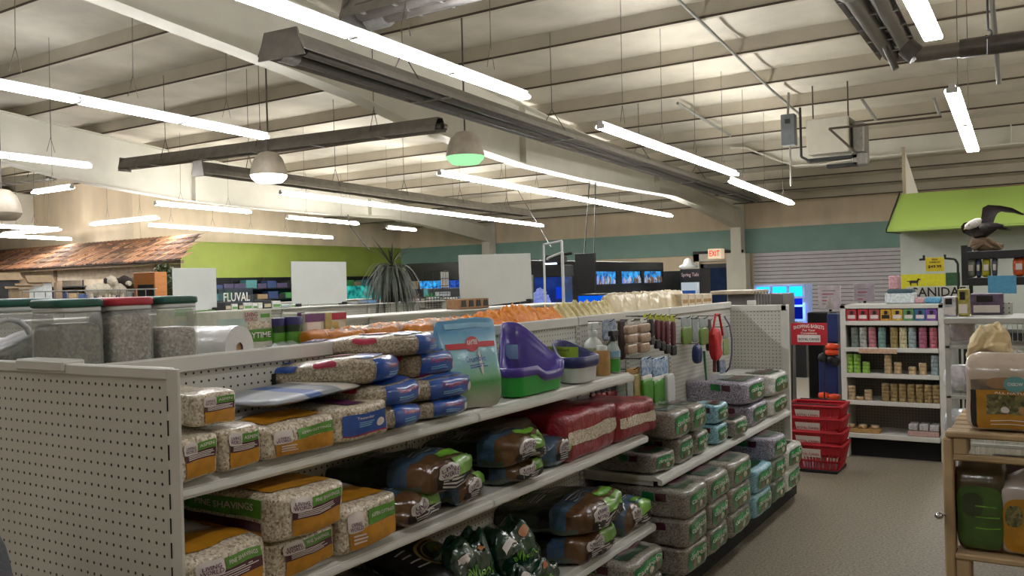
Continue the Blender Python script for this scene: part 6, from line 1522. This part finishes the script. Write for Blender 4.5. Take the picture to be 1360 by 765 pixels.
# eagle
c = PY(1300, 333, YR+.2); t = thing('eagle_figure', (c.x, c.y, ztop), 'bald eagle figure with raised wings on a driftwood base', 'animal figure')
fm = mat('dark_brown_feathers', '231a16', rough=.7, scale=30, bump=.6, bscale=60); wm = mat('white_feathers', 'd8d3cb', rough=.7, scale=30)
E = lambda px, py, dy=0: PY(px, py, YR+.26+dy)
def skin(pts, m, name, parent, lab=None):
    me = bpy.data.meshes.new(name); off = parent_world(parent)
    me.from_pydata([p-off for p, r in pts], [(i, i+1) for i in range(len(pts)-1)], []); o = bpy.data.objects.new(name, me); COL.objects.link(o); o.parent = parent
    md = o.modifiers.new('s', 'SKIN'); ly = me.skin_vertices[0] if me.skin_vertices else None
    for i, (p, r) in enumerate(pts): me.skin_vertices[0].data[i].radius = (r, r) if not isinstance(r, tuple) else r
    me.skin_vertices[0].data[0].use_root = True; s2 = o.modifiers.new('ss', 'SUBSURF'); s2.levels = 2; s2.render_levels = 2; me.materials.append(m)
    if lab: o['label'] = lab
    return o
def tubebody(pts, m, name, parent, n=12, lab=None, sq=1.0):
    mb = MB(); vs = []; P_ = [p for p, r in pts]
    for i, (p, r) in enumerate(pts):
        d = (P_[min(i+1, len(P_)-1)]-P_[max(i-1, 0)]).normalized(); s_ = d.cross(Vector((0, 1, 0))).normalized(); u_ = s_.cross(d)
        for k in range(n): a = 2*math.pi*k/n; vs.append(p+s_*math.cos(a)*r+u_*math.sin(a)*r*sq)
    mb.add(vs, [(i*n+k, i*n+(k+1) % n, (i+1)*n+(k+1) % n, (i+1)*n+k) for i in range(len(pts)-1) for k in range(n)], m, True)
    return mb.build(name, parent, label=lab)
# body continuous from tail to neck, head white looking down-left
tubebody([(E(1332, 299), .006), (E(1325, 300), .03), (E(1316, 302), .055), (E(1306, 306), .075), (E(1298, 308), .075), (E(1293, 304), .06), (E(1290, 300), .05), (E(1288, 298), .002)], fm, 'body', t, 14)
hd = tubebody([(E(1303, 291, -.11), .012), (E(1299, 294, -.12), .040), (E(1294, 297, -.13), .043), (E(1289, 299, -.13), .040), (E(1284, 302, -.13), .030), (E(1281, 304, -.13), .003)], wm, 'head', t, 12, 'white head and neck')
MB().cyl(E(1284, 302, -.13), E(1280, 305, -.13), .014, mat('beak_yellow', 'c9a23a', rough=.4), 8, r1=.003).build('beak', hd)
MB().lathe([(.001, -.006), (.006, 0), (.001, .006)], ink, 8, E(1287, 299, -.18)).build('eye', hd)
def wing(outline, name, th=.02, dy=0):
    m = MB(); pts = [E(px, py, dy) for px, py in outline]; m.prism(pts, (0, th, 0), fm); return m.build(name, t)
def wingsurf(rows, name, dy0, dy1):
    m = MB(); n = len(rows[0]); vs = []
    for i, r in enumerate(rows):
        for j, (px, py) in enumerate(r):
            f = i/(len(rows)-1); vs.append(E(px, py, dy0+(dy1-dy0)*f+.03*math.sin(math.pi*j/(n-1))))
    q = [(i*n+j, i*n+j+1, (i+1)*n+j+1, (i+1)*n+j) for i in range(len(rows)-1) for j in range(n-1)]
    m.add(vs, q, fm, True); m.add([v+Vector((0, .012, 0)) for v in vs], [f[::-1] for f in q], fm, True); return m.build(name, t)
# raised wing sweeping right, its leading edge on top
wingsurf([[(1304, 302), (1311, 303), (1318, 300)], [(1303, 290), (1312, 290), (1322, 288)], [(1305, 276), (1314, 280), (1325, 283)], [(1312, 272), (1321, 277), (1330, 281)], [(1328, 273), (1333, 278), (1336, 282)], [(1344, 276), (1346, 280), (1347, 283)], [(1360, 284), (1360, 285), (1358, 286)]], 'wing', -.02, .05)
# the other wing folded forward round the breast
wingsurf([[(1299, 300), (1303, 306), (1306, 312)], [(1288, 294), (1292, 303), (1298, 314)], [(1280, 296), (1284, 306), (1292, 314)], [(1276, 301), (1279, 308), (1288, 314)], [(1279, 309), (1283, 311), (1288, 313)]], 'wing', -.09, -.06)
m = MB()
for k in range(5): a_ = E(1317+k, 299+k*1.0, .01); b__ = E(1334+k*2.2, 299+k*1.7, .02); m.cyl(a_, b__, .010, fm, 6, r1=.003)
m.build('tail_feathers', t)
for px in (1302, 1308): MB().cyl(E(px, 312), E(px+1, 322), .018, mat('leg_yellow', 'a8873a', rough=.5), 8, r1=.010).build('leg', t)
dw = mat('driftwood', '7d6750', rough=.85, scale=10, bump=.8, bscale=30, stretch=(1, 1, 3))
random.seed(6)
m = tubebody([(E(1289, 328), .02), (E(1293, 324), .06), (E(1302, 324), .075), (E(1312, 326), .065), (E(1322, 328), .05), (E(1330, 327), .03), (E(1333, 324), .005)], dw, 'driftwood_base', t, 12)
m = MB()
for (x0, y0, x1, y1, r) in ((1306, 322, 1318, 330, .02), (1312, 317, 1326, 328, .02), (1292, 331, 1310, 322, .025), (1320, 322, 1331, 331, .02)): m.cyl(E(x0, y0, -.06), E(x1, y1, -.06), r, dw, 7, r1=r*.5)
m.build('driftwood_branch', t)

# ---------------- white wire cage shelves ----------------
YW = 5.0; wx0, wx1 = PY(1256, 500, YW).x, PY(1256, 500, YW).x+.75; zwt = PY(1300, 425, YW).z
t = thing('wire_cage_rack', (wx0+.4, YW+.2, 0), 'tall white wire rack behind the wooden crates', 'wire rack'); wm_ = mat('white_wire', 'bcbdb6', rough=.4)
for x in (wx0, wx1-.03):
    for y in (YW, YW+.45): MB().box((x, y, 0), (x+.022, y+.022, zwt), wm_).build('post', t)
for k, z in enumerate((.12, .42, .66, .90, 1.16, zwt)):
    m = MB().bbox((wx0, YW, z-.012), (wx1, YW+.02, z+.006), wm_, .003)
    for i in range(9): m.cyl((wx0, YW+.05*i+.02, z), (wx1, YW+.05*i+.02, z), .0025, wm_, 4)
    m.build('wire_shelf', t)
m = MB()
for i in range(30): x = wx0+.02+i*(wx1-wx0-.04)/29; m.cyl((x, YW+.46, .05), (x, YW+.46, zwt), .002, wm_, 4)
for i in range(12): y = YW+.02+i*.038; m.cyl((wx0+.01, y, .05), (wx0+.01, y, zwt), .002, wm_, 4)
m.build('grid_panel', t)
MB().bbox((wx0-.005, YW-.02, zwt-.02), (wx1, YW+.48, zwt+.012), wm_, .004).build('top_frame', t)
random.seed(12)
for k, (px, zz, c) in enumerate(((1272, .905, 'd2cfd0'), (1290, .905, 'bfb6c4'), (1272, .665, 'c9cdd2'), (1274, 1.165, 'c2b9bd'))):
    P = Pack((.15, .18, .14), k=3, wob=.012, seed=k); o = P.body(mat('pale_pack_%d' % k, c, rough=.35, coat=.4, scale=30, var=.25), 8).build('small_pack', world=False, merge=True, label='%s pale wrapped pack on the white wire rack' % ORD[k], cat='pack', group='pale wrapped packs on the wire rack'); o.location = (PY(px, 480, YW+.15).x, YW+.2, zz+.075)
for (x0, x1, y0, y1, c, lab) in ((1252, 1270, 394, 423, 'c3c0c8', 'grey and white carton on top of the wire rack'), (1272, 1286, 384, 421, 'a9a04a', 'tall olive and cream carton on top of the wire rack'), (1288, 1332, 390, 399, '5b4a63', 'flat violet carton at the back of the wire rack')):
    dz = .0
    o = boxthing('carton', x0, x1, y0, y1, YW+.12 if x0 != 1288 else YW+.3, .12, mat('rack_top_'+c, c, rough=.5, scale=40, var=.25), lab, 'carton', plane='Y', bottom=zwt+.014, faces=[(.1, .9, .1, .45, lab_w), (.2, .7, .6, .9, ink)])
MB().bbox((PY(1288, 410, YW+.3).x, YW+.32, zwt+.014), (PY(1345, 410, YW+.3).x, YW+.34, PY(1310, 402, YW+.3).z), peg_mat('pegboard_strip', 0, 'b9bdb0'), .002).build('pegboard_strip', label='narrow pegboard strip standing on the wire rack', cat='panel')

# ---------------- wooden crates with hay bags ----------------
YP = 3.57; wood = mat('pine_plank', 'bfa47c', rough=.7, scale=4, stretch=(1, 1, 1), var=.2, col2='9c8460', bump=.4, bscale=20)
px_ = lambda x, y=600: PY(x, y, YP).x
pz_ = lambda y, x=1310: PY(x, y, YP).z
xa, xb = px_(1254, 700), px_(1254, 700)+.95
t = thing('wooden_crate', ((xa+xb)/2, YP+.3, 0), 'stacked wooden pallet crate holding hay bags at the right edge', 'crate')
def plank(p0, p1, name='plank'): return MB().bbox(p0, p1, wood, .006).build(name, t)
plank((xa, YP, 0), (xa+.035, YP+.09, pz_(582, 1260)), 'corner_post'); plank((xa, YP+.5, 0), (xa+.035, YP+.59, pz_(582, 1260)), 'corner_post'); plank((xb-.035, YP, 0), (xb, YP+.09, pz_(582, 1260)), 'corner_post')
plank((xa+.01, YP-.005, pz_(581, 1262)), (xb, YP+.09, pz_(573, 1262)), 'top_slat')
for k in range(5): plank((xa+.02, YP+.11+k*.11, pz_(581, 1262)), (xb, YP+.19+k*.11, pz_(574, 1262)), 'top_slat')
plank((xa+.035, YP, pz_(612, 1270)), (xb, YP+.03, pz_(603, 1270)), 'front_rail'); plank((xa+.035, YP+.56, pz_(612, 1270)), (xb, YP+.59, pz_(603, 1270)), 'rear_rail')
plank((xa+.037, YP, pz_(604, 1266)), (xa+.085, YP+.12, pz_(581, 1266)), 'block'); plank((xb-.09, YP, pz_(604, 1266)), (xb-.04, YP+.12, pz_(581, 1266)), 'block')
zlow = pz_(737, 1290)
for k in range(5): plank((xa+.035, YP-.004+k*.12, zlow-.022), (xb, YP+.09+k*.12, zlow), 'deck_slat')
plank((xa+.037, YP, zlow-.12), (xa+.085, YP+.12, zlow-.023), 'block'); plank((xa+.035, YP, zlow-.15), (xb, YP+.03, zlow-.12), 'front_rail')
for k in range(4): plank((xa+.035, YP+k*.15, .08), (xb, YP+.09+k*.15, .10), 'deck_slat')
MB().lathe([(.001, -.014), (.012, -.008), (.015, 0), (.012, .008), (.001, .014)], mat('chrome_ball', 'b9bcc2', rough=.1, metal=1), 14, PY(1247, 685, YP-.02)).cyl(PY(1247, 685, YP-.02), PY(1255, 683, YP), .005, steel, 6).build('knob', t, label='shiny chrome knob')
ztd = pz_(573, 1262)+.002
oxy = mat('amber_hay_print', 'b07c18', rough=.35, coat=.5, scale=14, var=.15); hay = grain_mat('dried_hay', ['3a3b24', '6d6a3f', '8a8250', '55552f'], 90); teal = mat('teal_badge', '5f9a9a', rough=.35, coat=.5)
def haybag(w, d, h, loc, label, basem, seed, cone=0, rot=0, faces=True, arch=False):
    P = Pack((w, d, h), k=8, wob=.006, seed=seed, freq=8); F0 = P.F
    def F(p):
        q = F0(p); tt = max(0, min(1, (q.z/h+.5-.82)/.18)); q.y *= 1-.7*tt; q.x *= 1-cone*tt; return q
    P.F = F
    o = fin(P.body(basem, 16), 'hay_bag', label=label, cat='hay bag'); d_ = DB()
    if faces == 'window':
        P.decal(d_, '-Y', -.82, .95, -.98, .10, oxy, n=10); P.decal(d_, '-Y', -.62, .9, -.55, -.02, hay, .0045, n=8)
        P.decal(d_, '-Y', -.95, .95, .10, .38, mat('dark_fur_print', '4b4238', rough=.4, coat=.4, scale=14, col2='8a7a63'), n=8); P.decal(d_, '-Y', -.6, -.05, .14, .42, mat('tan_fur_print', '94714e', rough=.4, coat=.4, scale=24), .0045, corner=2.5)
        P.decal(d_, '-Y', -.28, .18, .06, .44, teal, .006, corner=2); P.txt(d_, '-Y', 'OXBOW', -.20, .10, .21, .29, inkw, .008); P.lines(d_, '-Y', -.55, .8, -.88, -.68, 2, inkw, .006, .2); P.txt(d_, '-Y', 'ALL NATURAL', -.45, .35, .0, .055, inkw, .0065)
        for k in range(3): P.decal(d_, '-Y', -.35+.35*k, -.18+.35*k, -.52, -.34, [lab_w, kraft, lab_w][k], .0065, corner=2)
        P.decal(d_, '-Y', -.98, -.82, -.98, .1, ink)
    if faces == 'arch':
        P.decal(d_, '-Y', -.9, .9, -.98, .42, oxy, n=10, corner=4); P.decal(d_, '-Y', -.78, -.2, -.3, .25, hay, .0045, corner=3); P.lines(d_, '-Y', -.1, .8, -.8, .1, 5, mat('orange_lines', 'a55a1c', rough=.5), .0055, .2)
    if faces == 'green':
        P.decal(d_, '-Y', -.95, .95, -.98, .45, mat('hay_green', '3c5a20', rough=.35, coat=.5, scale=12, var=.25), n=10, corner=5); P.decal(d_, '-Y', -.7, .1, -.2, .3, mat('hay_green_dark', '2a3c1c', rough=.35, coat=.5), .0045, corner=3); P.lines(d_, '-Y', -.2, .8, -.6, .1, 3, limep, .0055, .12)
    fin(d_, 'front_print', o); o.location = loc; o.rotation_euler = (0, 0, rot); return o
clearf = mat('milky_film', 'b9a894', rough=.3, coat=.5, scale=8, var=.12, bump=.6, bscale=12)
x0 = px_(1281, 520); haybag(.34, .17, pz_(472, 1310)-ztd, (x0+.17, YP+.12, ztd+(pz_(472, 1310)-ztd)/2), 'wide amber hay bag with a clear window on the crate top', clearf, 3, faces='window')
# rolled cream-topped bag behind
P = Pack((.20, .16, .15), k=3, wob=.030, seed=8, freq=15); F0 = P.F
def Fc(p):
    q = F0(p); tt = max(0, q.z/.15+.5); q.x *= 1.1-.5*tt; q.y *= 1-.4*tt; return q
P.F = Fc; o = fin(P.body(mat('cream_cloth_wrap', 'd2bd90', rough=.6, scale=10, bump=.8, bscale=18, var=.12), 16), 'wrapped_bundle', label='crumpled cream wrapped bundle above the amber hay bag', cat='bundle')
yb_ = YP+.36; a, b = PY(1283, 455, yb_), PY(1350, 455, yb_); zlo, zhi = PY(1316, 478, yb_).z, PY(1316, 432, yb_).z; o.location = ((a.x+b.x)/2, yb_, (zlo+zhi)/2); sc = (b.x-a.x)/.21; o.scale = (sc, 1, (zhi-zlo)/.15)
MB().bbox((a.x+.01, yb_-.10, ztd), (b.x+.02, yb_+.12, zlo+.035), mat('dark_brown_base', '4a2f28', rough=.5, scale=20), .02).build('display_box', label='dark brown box under the cream bundle on the crate', cat='box')
zl2 = zlow+.002
haybag(.165, .20, pz_(612, 1290)-zl2-.01, (px_(1267, 690)+.082, YP+.14, zl2+(pz_(612, 1290)-zl2-.01)/2), 'tall dark green hay bag inside the crate', mat('brown_green_film', '5b4a33', rough=.3, coat=.5, scale=8, col2='39371f', bump=.5, bscale=12), 5, faces='green')
haybag(.19, .20, pz_(632, 1345)-zl2, (px_(1325, 690)+.095, YP+.14, zl2+(pz_(632, 1345)-zl2)/2), 'amber hay bag with an arched print and white peaked top inside the crate', mat('white_peak_film', 'b5aaa0', rough=.35, coat=.4, scale=8, var=.1), 7, cone=.8, faces='arch')
haybag(.18, .16, .30, (px_(1300, 690)+.10, YP+.42, zl2+.15), 'dark brown hay bag at the back of the crate', mat('dark_brown_film', '3b2a22', rough=.35, coat=.4, scale=8), 9, faces=None)
haybag(.30, .20, .24, (px_(1290, 600)+.05, YP+.35, pz_(604, 1266)-.26), 'brown film bag tucked below the crate top', mat('brown_film', '5e4636', rough=.35, coat=.4, scale=8), 10, faces=None) if False else None
